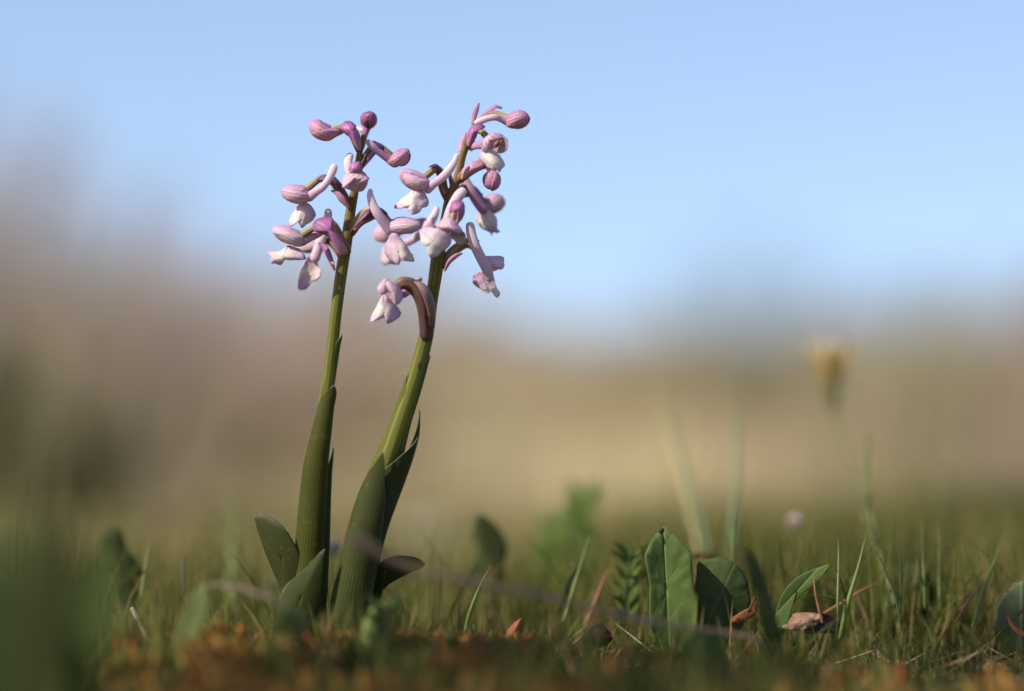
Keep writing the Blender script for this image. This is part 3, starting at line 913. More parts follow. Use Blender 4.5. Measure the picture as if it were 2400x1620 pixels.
# flower behind, between the two stems
flower(B, hood=dict(base=(925, 555, 20), tip=(882, 545, 24), w=46, dorsal=(0.2, 0, 1), open=30, mat='hood'),
       ovary=dict(pts=[(1034, 560, 4, 11), (1010, 536, 12, 11), (985, 523, 18, 11), (955, 533, 20, 9), (930, 548, 20, 8)], mat='ovary_purple'),
       spur=dict(pts=[(935, 575, 18, 9), (960, 566, 16, 9), (985, 550, 14, 10), (1006, 525, 12, 11), (1018, 505, 12, 10), (1024, 490, 12, 7)]),
       lip=dict(outline=[(905,575),(930,580),(938,605),(928,620),(915,618),(902,622),(893,612),(895,590)], y0=20, bulge=.8, fold=2.5, axis=(0,1), cream=(910,600), cream_lit_r=40, ruff=1.0, seed=9),
       bracts=[dict(mids=[(1030, 548, 8), (1008, 530, 12), (990, 520, 14), (975, 525, 15)], ws=[7, 12, 14, 6], n=(0, -1, 0.5), wrap=1.1, mat='bract')])
# lower flower on the right, seen from behind its spur
flower(B, hood=dict(mat='hood_pale', pieces=[
           dict(outline=[(1130,603),(1144,600),(1178,601),(1182,612),(1180,630),(1165,631),(1150,628),(1136,620)], y0=-1, bulge=1.6, axis=(1,0.05), tilt=(.03,-.05)),
           dict(outline=[(1128,608),(1150,606),(1172,610),(1168,630),(1150,636),(1132,626)], y0=5, bulge=-1.2, axis=(1,0))]),
       ovary=dict(pts=[(1038, 622, 0, 10), (1054, 598, 1, 12), (1074, 580, 2, 12), (1096, 572, 2, 10), (1116, 585, 1, 8), (1130, 602, 0, 7)], mat='ovary'),
       spur=dict(pts=[(1148, 652, -3, 10), (1140, 628, -4, 13), (1126, 602, -5, 12.5), (1113, 575, -6, 12), (1105, 550, -6, 12), (1102, 530, -6, 11)]),
       lip=dict(outline=[(1124,638),(1149,634),(1158,649),(1163,670),(1172,686),(1170,695),(1161,697),(1151,684),(1143,688),(1128,679),(1110,666),(1107,654),(1112,643)], y0=1, bulge=.5, fold=2.5, axis=(.3,1), tilt=(.02,0), cream=(1166,690), cream_lit_r=62, ruff=1.2, seed=10, crease=.5),
       bracts=[dict(mids=[(1040, 634, -4), (1052, 612, -6), (1068, 598, -6), (1082, 592, -5)], ws=[3, 7, 7, 2], n=(0.4, -1, -0.4), wrap=1.0, mat='bract_pale'),
               dict(mids=[(1060, 585, 4), (1082, 570, 4), (1108, 565, 4), (1124, 572, 4)], ws=[6, 11, 11, 4], n=(0, -0.6, 1), wrap=1.0, mat='bract_dark')])
# lowest flower, bowing to the left on a thick arching stalk
flower(B, hood=dict(mat='hood', pieces=[
           dict(outline=[(884,679),(888,668),(901,653),(914,658),(911,672),(905,688),(892,688)], y0=-17, bulge=1.2, axis=(-.5,1), tilt=(.03,-.06)),
           dict(outline=[(907,677),(904,664),(916,659),(936,670),(945,693),(940,707),(930,716),(920,703),(913,686)], y0=-17, bulge=2.0, axis=(.6,1), fold=1.5, tilt=(.06,-.03)),
           dict(outline=[(890,684),(902,668),(925,668),(936,690),(925,702),(905,698)], y0=-10, bulge=-1.2, mat=1)]),
       ovary=dict(pts=[(1000, 785, -2, 17), (997, 735, -5, 18), (986, 695, -7, 18), (966, 670, -8, 17), (944, 664, -9, 15), (930, 674, -9, 11)], mat='ovary_dark'),
       lip=dict(outline=[(901,690),(920,708),(936,725),(939,737),(929,750),(910,760),(905,755),(901,745),(897,746),(888,750),(874,754),(867,754),(871,739),(881,721),(890,703)], y0=-14, bulge=1.0, fold=3.0, axis=(-.15,1), tilt=(.03,-.01), cream=(886,728), cream_lit_r=60, ruff=.8, seed=11, crease=.5),
       bracts=[dict(mids=[(1012, 770, -6), (1010, 725, -9), (1000, 690, -11), (985, 670, -11), (968, 662, -10)], ws=[9, 14, 15, 12, 4], n=(0.5, -1, 0.3), wrap=1.0, mat='bract_dusk')],
       spur=dict(pts=[(925, 690, -6, 9), (945, 690, -3, 9), (960, 682, 2, 8), (972, 665, 4, 8), (984, 655, 5, 7)], mat='spur_dark'))
# its leaves
sheath(B, [(905, 1110, 0, 32, 30, 130), (938, 1000, 0, 24, 40, 120), (963, 930, 0, 20.5, 55, 95), (978, 880, 0, 19.5, 65, 60), (986, 850, 0, 19, 72, 30), (991, 832, 0, 18.5, 76, 2)], mat='sheath_light')
sheath(B, [(860, 1250, -1, 42, -50, 140), (893, 1120, -1, 37, -45, 130), (920, 1040, -1, 29, -50, 110), (940, 980, -1, 24, -60, 90), (955, 930, -1, 21, -70, 62), (965, 898, -1, 19.5, -76, 30), (971, 872, -1, 18.5, -80, 2)], mat='sheath_light')
sheath(B, [(845, 1330, 2, 30, 80, 60), (893, 1190, 3, 34, 80, 60), (926, 1095, 4, 36, 80, 55), (948, 1030, 4, 33, 82, 42), (958, 990, 4, 27, 85, 25), (963, 962, 4, 21, 88, 2)], mat='leaf_blue')
sheath(B, [(790, 1590, -4, 46, 30, 120), (845, 1310, -4, 46, 35, 115), (876, 1200, -4, 46, 40, 105), (900, 1130, -4, 44, 50, 92), (920, 1085, -4, 42, 62, 62), (934, 1050, -4, 40, 74, 32), (942, 1026, -4, 37, 82, 2)], mat='leaf_blue',
       label='grey green leaf folded along its midrib')
sheath(B, [(785, 1590, -9, 48, -20, 110), (828, 1370, -9, 46, -20, 96), (853, 1260, -9, 44, -20, 84), (872, 1180, -9, 40, -20, 68), (885, 1120, -9, 33, -14, 46), (893, 1085, -9, 28, -4, 24), (896, 1060, -9, 22, 5, 2)], mat='leaf_blue')
traced_leaf(B, dict(outline=[(996,1323),(985,1312),(965,1304),(935,1303),(905,1310),(882,1330),(870,1360),(858,1400),(845,1530),(862,1530),(888,1405),(905,1374),(935,1354),(968,1338)], y0=2, bulge=1.5, fold=1.0, axis=(1,-.4), tilt=(-.03,.06), centre=(905,1338)), 'small arched leaf with its tip bent over')

# ------------------------------------------------------------------ ground
def bank(x, y):
    h = 0.42 * lerp(1.35, 0.85, sstep(-0.14, 0.05, x / (1.2 + abs(y)))) * sstep(1.6, 9.0, y) * (1 + 0.22 * noise.noise(Vector((x * 0.35, y * 0.12, 3.1))))
    return h + 1.2 * sstep(14, 120, y) * (0.6 + 0.4 * noise.noise(Vector((x * 0.02, y * 0.02, 9.0))))


def gz(x, y):
    near = 0.0045 * noise.noise(Vector((x * 9, y * 9, 0.7))) + 0.002 * noise.noise(Vector((x * 31, y * 31, 4.2)))
    far = 0.03 * noise.noise(Vector((x * 1.3, y * 1.3, 8.1))) * sstep(0.6, 3.0, y)
    open_side = sstep(0.0, 0.06, x)
    # the plants stand on a slight rise: the soil falls away gently towards the camera
    dip = (-0.0085 + 0.05 * max(min(y, 0.0), -0.4)) * (1 - sstep(0.35, 0.9, y))
    cushion = 0.005 * (1 - open_side) * math.exp(-((y + 0.075) / 0.04) ** 2)
    return near + far + bank(x, y) + dip + cushion


def axis_steps(lo, hi, fine_lo, fine_hi, step, ratio):
    xs = []
    x = fine_lo
    while x < fine_hi:
        xs.append(x)
        x += step
    st = step
    while x < hi:
        xs.append(x)
        st *= ratio
        x += st
    xs.append(hi)
    st = step
    x = fine_lo
    pre = []
    while x > lo:
        st *= ratio
        x -= st
        pre.append(max(x, lo))
    return pre[::-1] + xs


gx = axis_steps(-500, 500, -0.6, 0.6, 0.012, 1.13)
gy = axis_steps(-60, 700, -0.5, 1.2, 0.012, 1.11)
mb = MB()
mb.grid([[(x, y, gz(x, y)) for x in gx] for y in gy])


def ground_mat():
    m, nt = new_mat('ground')
    k = NT(nt)
    co = k.coords()
    n1 = k.noise(38, 5, co)
    n2 = k.noise(9, 4, co)
    n3 = k.noise(1.6, 4, co)
    soil = k.ramp(n1, [(0.3, (0.085, 0.050, 0.018)), (0.5, (0.20, 0.115, 0.040)), (0.7, (0.30, 0.18, 0.062))])
    moss = k.ramp(n1, [(0.3, (0.05, 0.055, 0.014)), (0.7, (0.13, 0.125, 0.035))])
    near = k.mix(k.mapr(n2, 0.42, 0.6), soil, moss)
    dry = k.ramp(k.noise(22, 6, co), [(0.25, (0.26, 0.195, 0.09)), (0.5, (0.42, 0.33, 0.16)), (0.75, (0.52, 0.42, 0.23))])
    pale = k.ramp(n3, [(0.3, (0.28, 0.22, 0.10)), (0.5, (0.46, 0.37, 0.19)), (0.7, (0.52, 0.42, 0.24))])
    dry = k.mix(0.5, dry, pale)
    sx = k.n('ShaderNodeSeparateXYZ')
    k.link(co, sx.inputs[0])
    # the dry sandy field starts a hand's breadth behind the plants
    edge = k.math('ADD', sx.outputs[1], k.math('MULTIPLY', k.math('SUBTRACT', n2, 0.5), 0.5))
    col = k.mix(k.mapr(edge, 0.15, 0.75), near, dry)
    k.finish(col, rough=0.9, spec=0.15, bump=k.noise(160, 6, co), bump_strength=0.7, bump_dist=0.003)
    return m


ground = mb.build('ground', ground_mat())
tag(ground, kind='structure')


# ------------------------------------------------------------------ grass, moss and litter (uncountable)
def island_mat(name, stops, rough=0.7, trans=0.28, spec=0.1):
    m, nt = new_mat(name)
    k = NT(nt)
    g = k.n('ShaderNodeNewGeometry')
    col = k.ramp(g.outputs['Random Per Island'], stops)
    co = k.coords()
    col = k.mix(k.mapr(k.noise(260, 3, co), 0.3, 0.75, 0.0, 0.4), col, k.mix(1.0, col, (0.55, 0.5, 0.45), 'MULTIPLY'))
    k.finish(col, rough=rough, trans=trans, spec=spec)
    return m


def blades(mb, spots, rnd, lean=0.35, seg=4):
    """spots: (x, y, z, height, width)"""
    for (x, y, z, h, w) in spots:
        th = rnd.uniform(0, 2 * math.pi)
        ln = max(-1.0, min(1.0, rnd.gauss(0, lean))) * h
        ln2 = rnd.uniform(0.0, 0.8) * ln
        dx, dy = math.cos(th), math.sin(th)
        fa = rnd.uniform(0, math.pi)
        wx, wy = math.cos(fa) * w / 2, math.sin(fa) * w / 2
        b = len(mb.v)
        for i in range(seg + 1):
            t = i / seg
            cx = x + dx * (ln * t * t + ln2 * t)
            cy = y + dy * (ln * t * t + ln2 * t)
            cz = z - 0.002 + h * (t - 0.10 * abs(ln) / h * t * t)
            ww = (1 - t ** 1.6) * (0.75 + 0.25 * min(1, t * 4)) + 0.03
            mb.v.append((cx - wx * ww, cy - wy * ww, cz))
            mb.v.append((cx + wx * ww, cy + wy * ww, cz))
            mb.uv.append((t, 0))
            mb.uv.append((t, 1))
        for i in range(seg):
            mb.f.append((b + 2 * i, b + 2 * i + 1, b + 2 * i + 3, b + 2 * i + 2))
            mb.mi.append(0)


def in_view_x(y, margin=1.25):
    return 0.18 * (1 + max(y, -0.85)) * margin + 0.02


def moss_here(x, y):
    cpx = 1200 + x / (1 + y) * FPX
    mass = 0.8 * math.exp(-((cpx - 540) / 130) ** 2) * sstep(-0.05, -0.08, y) + 1.0 * math.exp(-((cpx - 1080) / 200) ** 2) + 0.9 * math.exp(-((cpx - 1330) / 120) ** 2) + 0.05
    return mass * sstep(-0.10, 0.22, noise.noise(Vector((x * 46, y * 34, 5.5)))) * 1.3 * (1 - sstep(-0.055, -0.015, y) * 0.9)


g1 = random.Random(5)
spots = []
while len(spots) < 25000:
    y = g1.uniform(-0.30, 1.0) if g1.random() < 0.6 else g1.uniform(-0.25, 0.35)
    x = g1.uniform(-1, 1) * in_view_x(y, 1.6)
    den = 0.6 + 0.9 * noise.noise(Vector((x * 14, y * 14, 2.0))) + 0.25 * sstep(0.05, 0.15, x)
    if g1.random() > den:
        continue
    h = g1.uniform(0.006, 0.020) * (1 + 0.9 * max(0, noise.noise(Vector((x * 8, y * 8, 6.0)))))
    if y > 0.03:
        h *= 2.0 + 0.9 * sstep(0.0, 0.12, x)
    if g1.random() < 0.10 and y > -0.02:
        h *= 1.8
    if y < -0.05:
        h *= 0.75
    spots.append((x, y, gz(x, y), h, g1.uniform(0.0005, 0.0012)))
n0 = len(spots)
while len(spots) < n0 + 2600:
    y = g1.uniform(-0.22, -0.03)
    x = g1.uniform(-1, 1) * in_view_x(y, 1.5)
    den = (1 - min(1, 1.5 * moss_here(x, y))) * lerp(1.0, 0.12, sstep(1750, 1950, 1200 + x / (1 + y) * FPX)) * sstep(0.10, -0.22, noise.noise(Vector((x * 46, y * 34, 5.5)))) * sstep(-0.25, 0.25, noise.noise(Vector((x * 17, y * 11, 12.0))))
    if g1.random() > den:
        continue
    spots.append((x, y, gz(x, y), g1.uniform(0.010, 0.027), g1.uniform(0.0008, 0.0018)))
for i in range(2200):
    y = g1.uniform(-0.12, -0.025)
    x = g1.gauss(-0.055, 0.045) if i % 4 else g1.uniform(-0.1, 0.03)
    x *= 1 + y
    if noise.noise(Vector((x * 40, y * 26, 3.3))) < -0.05 or g1.random() < moss_here(x, y) * 1.5 or 250 < 1200 + x / (1 + y) * FPX < 620:
        continue
    spots.append((x, y, gz(x, y), g1.uniform(0.012, 0.028), g1.uniform(0.0010, 0.0021)))
for i in range(900):
    y = g1.uniform(-0.13, -0.02)
    x = g1.uniform(-0.17, 0.12) * (1 + y)
    if noise.noise(Vector((x * 30, y * 20, 23.3))) < 0.0 or g1.random() < moss_here(x, y) * 2 or 250 < 1200 + x / (1 + y) * FPX < 620:
        continue
    spots.append((x, y, gz(x, y), g1.uniform(0.016, 0.034), g1.uniform(0.0014, 0.0030)))
for i in range(3200):
    y = 0.03 + 0.55 * g1.random() ** 1.4
    x = (g1.uniform(-0.2, 0.22) if i % 3 == 0 else g1.uniform(0.03, 0.22)) * (1 + y)
    if noise.noise(Vector((x * 12, y * 8, 41.0))) < -0.12:
        continue
    spots.append((x, y, gz(x, y), g1.uniform(0.022, 0.055), g1.uniform(0.0008, 0.0016)))
for i in range(700):
    y = g1.gauss(0.0, 0.03)
    x = g1.uniform(0.03, 0.2)
    spots.append((x, y, gz(x, y), g1.uniform(0.008, 0.022), g1.uniform(0.0005, 0.0010)))
mb = MB()
spots = [(a, b, c, min(h, 0.055), w) for (a, b, c, h, w) in spots]
blades(mb, spots, g1, lean=0.4)
tag(mb.build('grass', island_mat('grass', [(0.0, (0.045, 0.062, 0.012)), (0.4, (0.092, 0.115, 0.020)), (0.7, (0.15, 0.16, 0.038)), (0.88, (0.26, 0.20, 0.08)), (1.0, (0.25, 0.135, 0.055))])),
    'short fine green grass around the foot of the orchids', 'grass', kind='stuff')

spots = []
while len(spots) < 16000:
    y = 0.5 + 10.5 * g1.random() ** 1.7
    x = g1.uniform(-1, 1) * in_view_x(y, 1.8)
    den = 0.45 + 0.8 * noise.noise(Vector((x * 2.2, y * 1.6, 2.0)))
    if g1.random() > den:
        continue
    sc_ = 0.6 + 0.4 * sstep(0.6, 5, y)
    spots.append((x, y, gz(x, y), g1.uniform(0.012, 0.045) * sc_ * (1 + sstep(3, 9, y) * 1.5), g1.uniform(0.0008, 0.0022) * (1 + y * 0.25)))
mb = MB()
blades(mb, spots, g1, seg=3)
tag(mb.build('dry_grass', island_mat('dry_grass', [(0.0, (0.17, 0.16, 0.06)), (0.3, (0.32, 0.25, 0.12)), (0.7, (0.45, 0.36, 0.19)), (1.0, (0.40, 0.27, 0.15))])),
    'dry straw coloured grass over the field behind', 'grass', kind='stuff')

# tall thin stalks standing in the field, thickest on the left
spots = []
while len(spots) < 1500:
    y = g1.uniform(0.9, 3.2)
    x = g1.uniform(-1, 1) * in_view_x(y, 1.5)
    a = x / (1 + y)
    p_ = 0.12 + 0.88 * sstep(-0.075, -0.16, a) + 0.6 * sstep(0.05, 0.14, a)
    if g1.random() > p_:
        continue
    top = 0.17 + 0.27 * sstep(-0.06, -0.19, a) + 0.10 * sstep(0.06, 0.17, a)
    spots.append((x, y, gz(x, y), top * g1.uniform(0.45, 1.0) * (0.55 + 0.2 * y), g1.uniform(0.002, 0.005)))
mb = MB()
blades(mb, spots, g1, lean=0.22, seg=4)
tag(mb.build('tall_grass', island_mat('tall_grass', [(0.0, (0.16, 0.16, 0.07)), (0.35, (0.30, 0.26, 0.15)), (0.7, (0.42, 0.34, 0.25)), (1.0, (0.44, 0.32, 0.27))], trans=0.35)),
    'tall thin dry stalks standing in the field behind', 'grass', kind='stuff')

# moss cushion with rusty capsules, close to the lens
mb = MB()
n_m = 0
while n_m < 3300:
    y = g1.uniform(-0.22, -0.015)
    x = g1.uniform(-1, 1) * in_view_x(y, 1.4)
    den = moss_here(x, y)
    if g1.random() > den:
        continue
    n_m += 1
    h = g1.uniform(0.008, 0.016)
    th = g1.uniform(0, 6.28)
    ln = g1.uniform(0, 0.4) * h
    z0 = gz(x, y) - 0.001
    top = Vector((x + math.cos(th) * ln, y + math.sin(th) * ln, z0 + h))
    r = g1.uniform(0.00018, 0.0003)
    b = len(mb.v)
    c = g1.uniform(0.0009, 0.0017)
    prof_m = [(Vector((x, y, z0)), r * 1.6), (top.lerp(Vector((x, y, z0)), 0.35), r), (top, c), (top + Vector((math.cos(th) * c * 2, math.sin(th) * c * 2, c * 1.2)), r * 0.5)]
    for (p, rr) in prof_m:
        for q in range(3):
            a = q * 2.0944
            mb.v.append((p.x + math.cos(a) * rr, p.y + math.sin(a) * rr, p.z))
            mb.uv.append((0, 0))
    for i in range(3):
        for q in range(3):
            q2 = (q + 1) % 3
            mb.f.append((b + i * 3 + q, b + i * 3 + q2, b + i * 3 + 3 + q2, b + i * 3 + 3 + q))
            mb.mi.append(0)
tag(mb.build('moss', island_mat('moss', [(0.0, (0.20, 0.18, 0.05)), (0.35, (0.40, 0.25, 0.07)), (0.7, (0.56, 0.27, 0.07)), (1.0, (0.44, 0.13, 0.045))], trans=0.4)),
    'rust orange moss with tiny capsules low at the front', 'moss', kind='stuff')

# scraps of dead leaf and stalk on the soil
mb = MB()
for i in range(4200):
    y = g1.uniform(-0.3, 0.7) if i < 2400 else g1.gauss(0.0, 0.035)
    x = g1.uniform(-1, 1) * in_view_x(y, 1.4)
    l, w = g1.uniform(0.003, 0.016), g1.uniform(0.0006, 0.003)
    if i % 3 == 0:
        l, w = g1.uniform(0.012, 0.034), g1.uniform(0.0004, 0.0008)
    a, tl = g1.uniform(0, 6.28), g1.uniform(-0.5, 0.5)
    d = Vector((math.cos(a), math.sin(a), tl)) * l
    sd = Vector((-math.sin(a), math.cos(a), g1.uniform(-0.6, 0.6))) * w
    p = Vector((x, y, gz(x, y) + 0.001 + abs(d.z) * 0.5))
    b = len(mb.v)
    for q in (p - d / 2, p - sd / 2, p + d / 2 + Vector((0, 0, w * 0.5)), p + sd / 2):
        mb.v.append(tuple(q))
        mb.uv.append((0, 0))
    mb.f.append((b, b + 1, b + 2, b + 3))
    mb.mi.append(0)
tag(mb.build('leaf_litter', island_mat('leaf_litter', [(0.0, (0.06, 0.035, 0.02)), (0.5, (0.20, 0.11, 0.06)), (0.8, (0.32, 0.21, 0.12)), (1.0, (0.45, 0.33, 0.22))], trans=0.1)),
    'brown scraps of dead leaves lying between the grass', 'leaf litter', kind='stuff')


# ------------------------------------------------------------------ shrubs in the field behind
def shrub(name, label, cat, x, y, h, rad, n_stem, n_leaf, leaf, leaf_mat, wood_mat, seed, group=None, sparse_top=0.5, blossom=None, spread=0.5, nfl=0, lo=0.12):
    r = random.Random(seed)
    z0 = gz(x, y) - 0.01
    root = empty(name, (x, y, z0))
    tag(root, label, cat, group)
    stems = []
    mb = MB()
    for i in range(n_stem):
        a = r.uniform(0, 6.283)
        q = math.sqrt(r.random())
        hh = h * (1 - 0.45 * q * q) * r.uniform(0.7, 1.05)
        base = Vector((x + math.cos(a) * rad * 0.25 * q, y + math.sin(a) * rad * 0.25 * q, z0))
        tip = Vector((x + math.cos(a) * rad * q, y + math.sin(a) * rad * q, z0 + hh))
        mid = base.lerp(tip, 0.5) + Vector((r.gauss(0, .06) * rad, r.gauss(0, .06) * rad, 0.1 * hh))
        w = min(h * 0.008, 0.0026)
        pts = [tuple(base) + (w,), tuple(mid) + (w * 0.6,), tuple(tip) + (w * 0.2,)]
        tube(mb, pts, segs=5, n=7, cap0=False, cap1=False)
        stems.append((base, mid, tip))
    mb.build('branches', wood_mat, root)

    def leafset(count, size, lo, up):
        mb = MB()
        for i in range(count):
            b_, m_, t_ = stems[r.randrange(n_stem)]
            t = lo + (1 - lo) * r.random() ** up
            p = (b_ * (1 - t) ** 2 + m_ * 2 * t * (1 - t) + t_ * t * t)
            sp = spread * rad * (0.30 - 0.22 * t)
            p = p + Vector((r.gauss(0, sp), r.gauss(0, sp), r.gauss(0, sp * 0.6)))
            p.z = max(p.z, z0 + 0.02)
            d = Vector((r.gauss(0, .7), r.gauss(0, .7), r.uniform(0.1, 1.2))).normalized() * size * r.uniform(0.6, 1.4)
            sd = d.orthogonal().normalized()
            sd = (Matrix.Rotation(r.uniform(0, 6.28), 3, d.normalized()) @ sd) * size * 0.22
            b = len(mb.v)
            for q in (p, p + d * 0.5 - sd, p + d, p + d * 0.5 + sd):
                mb.v.append(tuple(q))
                mb.uv.append((0, 0))
            mb.f.append((b, b + 1, b + 2, b + 3))
            mb.mi.append(0)
        return mb

    leafset(n_leaf, leaf, lo, sparse_top + 0.6).build('foliage', leaf_mat, root)
    if blossom is not None:
        leafset(nfl, leaf * 0.8, 0.45, 0.8).build('blossom', blossom, root)
    return root


M['wood'] = stripe_mat('wood', (0.12, 0.085, 0.06), (0.20, 0.15, 0.11), 3, rough=0.8)
M['heath'] = island_mat('heath', [(0, (0.26, 0.23, 0.17)), (0.5, (0.38, 0.33, 0.27)), (1, (0.50, 0.43, 0.36))], trans=0.4)
M['heath_green'] = island_mat('heath_green', [(0, (0.075, 0.085, 0.03)), (0.5, (0.13, 0.13, 0.055)), (1, (0.19, 0.175, 0.08))], trans=0.35)
M['heath_pink'] = island_mat('heath_pink', [(0, (0.42, 0.32, 0.31)), (0.5, (0.56, 0.45, 0.44)), (1, (0.66, 0.54, 0.51))], trans=0.4)
M['dark_green'] = island_mat('dark_green', [(0, (0.13, 0.14, 0.06)), (0.5, (0.20, 0.20, 0.09)), (1, (0.27, 0.25, 0.13))], trans=0.35)
M['rusty'] = island_mat('rusty', [(0, (0.30, 0.17, 0.13)), (0.5, (0.42, 0.25, 0.19)), (1, (0.48, 0.32, 0.25))], trans=0.35)
GB = 'heath shrubs in the field behind'
M['heath_tan'] = island_mat('heath_tan', [(0, (0.34, 0.28, 0.16)), (0.5, (0.48, 0.40, 0.25)), (1, (0.60, 0.50, 0.34))], trans=0.4)
shrub('heath_shrub', 'tall grey heath shrub at the left edge of the picture', 'shrub', -0.52, 1.6, 0.42, 0.30, 100, 6000, 0.011, M['heath'], M['wood'], 1, GB, 0.6, M['heath_pink'], nfl=4000)
shrub('heath_shrub', 'low dark green shrub in front of the tall grey heath', 'shrub', -0.35, 1.0, 0.15, 0.10, 44, 5000, 0.009, M['heath_green'], M['wood'], 2, GB, 0.7)
shrub('heath_shrub', 'pinkish flowering heath between left edge and the orchids', 'shrub', -0.40, 2.3, 0.34, 0.28, 70, 3600, 0.012, M['heath_tan'], M['wood'], 3, GB, 0.6, M['heath_pink'], nfl=5200)
shrub('heath_shrub', 'low tan heath just left of the upright orchid', 'shrub', -0.30, 3.0, 0.33, 0.34, 60, 5600, 0.014, M['heath_tan'], M['wood'], 4, GB, 0.6, M['heath_pink'], nfl=2000)
shrub('green_shrub', 'dark green shrub standing up behind the tall grass blades', 'shrub', 0.37, 3.4, 0.36, 0.26, 40, 2000, 0.014, M['dark_green'], M['wood'], 5, GB, 0.9)
shrub('green_shrub', 'olive shrub behind and right of the yellow flower', 'shrub', 0.56, 2.3, 0.29, 0.30, 60, 4800, 0.012, M['dark_green'], M['wood'], 6, GB, 0.8, M['heath_tan'], nfl=2200)
shrub('rusty_shrub', 'reddish brown shrub at the right edge of the picture', 'shrub', 0.60, 1.9, 0.30, 0.12, 44, 3800, 0.011, M['rusty'], M['wood'], 7, GB, 0.8)
shrub('heath_shrub', 'faint brown heath low in the field between the orchids and grass blades', 'shrub', 0.16, 4.2, 0.20, 0.40, 50, 3600, 0.016, M['heath_tan'], M['wood'], 8, GB, 0.8, M['heath'], nfl=1600)
shrub('green_shrub', 'small dark bush low behind the grass near the right edge', 'shrub', 0.29, 0.72, 0.060, 0.06, 26, 1700, 0.008, M['heath_green'], M['wood'], 9, GB, 0.7)
# a tall shrub added beside the camera, unseen, to cast broken shade over the grass on the right
shrub('heath_shrub', 'added unseen bare stemmed shrub beside the camera, shading the grass', 'shrub', -0.235, -0.27, 0.50, 0.07, 36, 2600, 0.010, M['heath_green'], M['wood'], 22, None, 0.2, spread=1.0, lo=0.86)


# ------------------------------------------------------------------ single plants, leaves and stalks around the orchids
def leaf_mat(name, c0, c1, rib, rough=0.6, trans=0.22, spec=0.14, nveins=4.0, brown=None):
    m, nt = new_mat(name)
    k = NT(nt)
    uv, u, v = k.uv()
    co = k.coords()
    d = k.math('ABSOLUTE', k.math('SUBTRACT', v, 0.5))
    base = k.mix(k.mapr(k.noise(70, 4, co), 0.3, 0.7), c0, c1)
    midrib = k.math('SUBTRACT', 1.0, k.mapr(d, 0.006, 0.03))
    # side veins climb from the midrib
    w = k.math('FRACT', k.math('MULTIPLY', k.math('SUBTRACT', u, k.math('MULTIPLY', d, 0.5)), nveins))
    side = k.math('SUBTRACT', 1.0, k.mapr(k.math('ABSOLUTE', k.math('SUBTRACT', w, 0.5)), 0.02, 0.07))
    side = k.math('MULTIPLY', side, k.mapr(k.math('ADD', d, k.math('MULTIPLY', k.noise(120, 2, co), 0.3)), 0.5, 0.25, 0.0, 0.3))
    veins = k.math('MAXIMUM', midrib, side)
    col = k.mix(k.math('MULTIPLY', veins, 0.7), base, rib)
    if brown:
        col = k.mix(k.mapr(k.noise(140, 3, co), 0.63, 0.7, 0.0, 0.8), col, brown)
    hb = k.math('ADD', k.noise(900, 3, co), k.math('MULTIPLY', veins, -1.2))
    k.finish(col, rough=rough, trans=trans, spec=spec, bump=hb, bump_strength=0.35, bump_dist=0.0003)
    return m


M['leaf_green'] = leaf_mat('leaf_green', (0.062, 0.098, 0.02), (0.088, 0.13, 0.03), (0.16, 0.20, 0.06), rough=0.62, spec=0.16)
M['leaf_dark'] = leaf_mat('leaf_dark', (0.036, 0.046, 0.012), (0.055, 0.068, 0.018), (0.08, 0.095, 0.03))
M['leaf_mid'] = leaf_mat('leaf_mid', (0.040, 0.058, 0.016), (0.060, 0.085, 0.024), (0.08, 0.11, 0.035), rough=0.65, spec=0.14)
M['leaf_pale'] = leaf_mat('leaf_pale', (0.18, 0.215, 0.06), (0.24, 0.28, 0.085), (0.30, 0.33, 0.12))
M['leaf_brown'] = leaf_mat('leaf_brown', (0.20, 0.11, 0.065), (0.36, 0.22, 0.14), (0.42, 0.27, 0.18), rough=0.75, trans=0.1, spec=0.15, brown=(0.08, 0.04, 0.03))
M['leaf_rust'] = leaf_mat('leaf_rust', (0.20, 0.07, 0.03), (0.30, 0.11, 0.045), (0.12, 0.05, 0.025), rough=0.6, trans=0.25)
M['leaf_umber'] = leaf_mat('leaf_umber', (0.022, 0.013, 0.009), (0.045, 0.025, 0.016), (0.06, 0.035, 0.02), rough=0.6, trans=0.05)
M['leaf_grey'] = leaf_mat('leaf_grey', (0.055, 0.072, 0.03), (0.085, 0.105, 0.05), (0.16, 0.18, 0.10), rough=0.75)
M['straw'] = stripe_mat('straw', (0.42, 0.30, 0.20), (0.58, 0.45, 0.34), 3, rough=0.6)
M['twig'] = stripe_mat('twig', (0.26, 0.17, 0.10), (0.38, 0.26, 0.16), 3, rough=0.8, spec=0.1)
M['blade_green'] = stripe_mat('blade_green', (0.11, 0.15, 0.03), (0.17, 0.21, 0.05), 3, rough=0.5, trans=0.2, tip=(0.20, 0.17, 0.07), tip_from=0.85)
M['blade_teal'] = stripe_mat('blade_teal', (0.12, 0.19, 0.08), (0.17, 0.25, 0.12), 3, rough=0.5, trans=0.2, tip=(0.26, 0.24, 0.10), tip_from=0.8)
M['blade_straw'] = stripe_mat('blade_straw', (0.34, 0.29, 0.12), (0.46, 0.39, 0.20), 3, rough=0.6, trans=0.2)
M['blade_dark'] = stripe_mat('blade_dark', (0.035, 0.05, 0.012), (0.06, 0.08, 0.02), 3, rough=0.5, trans=0.15)
M['blade_red'] = stripe_mat('blade_red', (0.24, 0.10, 0.05), (0.34, 0.16, 0.08), 3, rough=0.6, trans=0.2)


def foot(px, ymm):
    """ground point under photo column px at that depth"""
    x = (px - 1200) / FPX * (1 + ymm / 1000.0)
    y = ymm / 1000.0
    return Vector((x, y, gz(x, y) - 0.001))


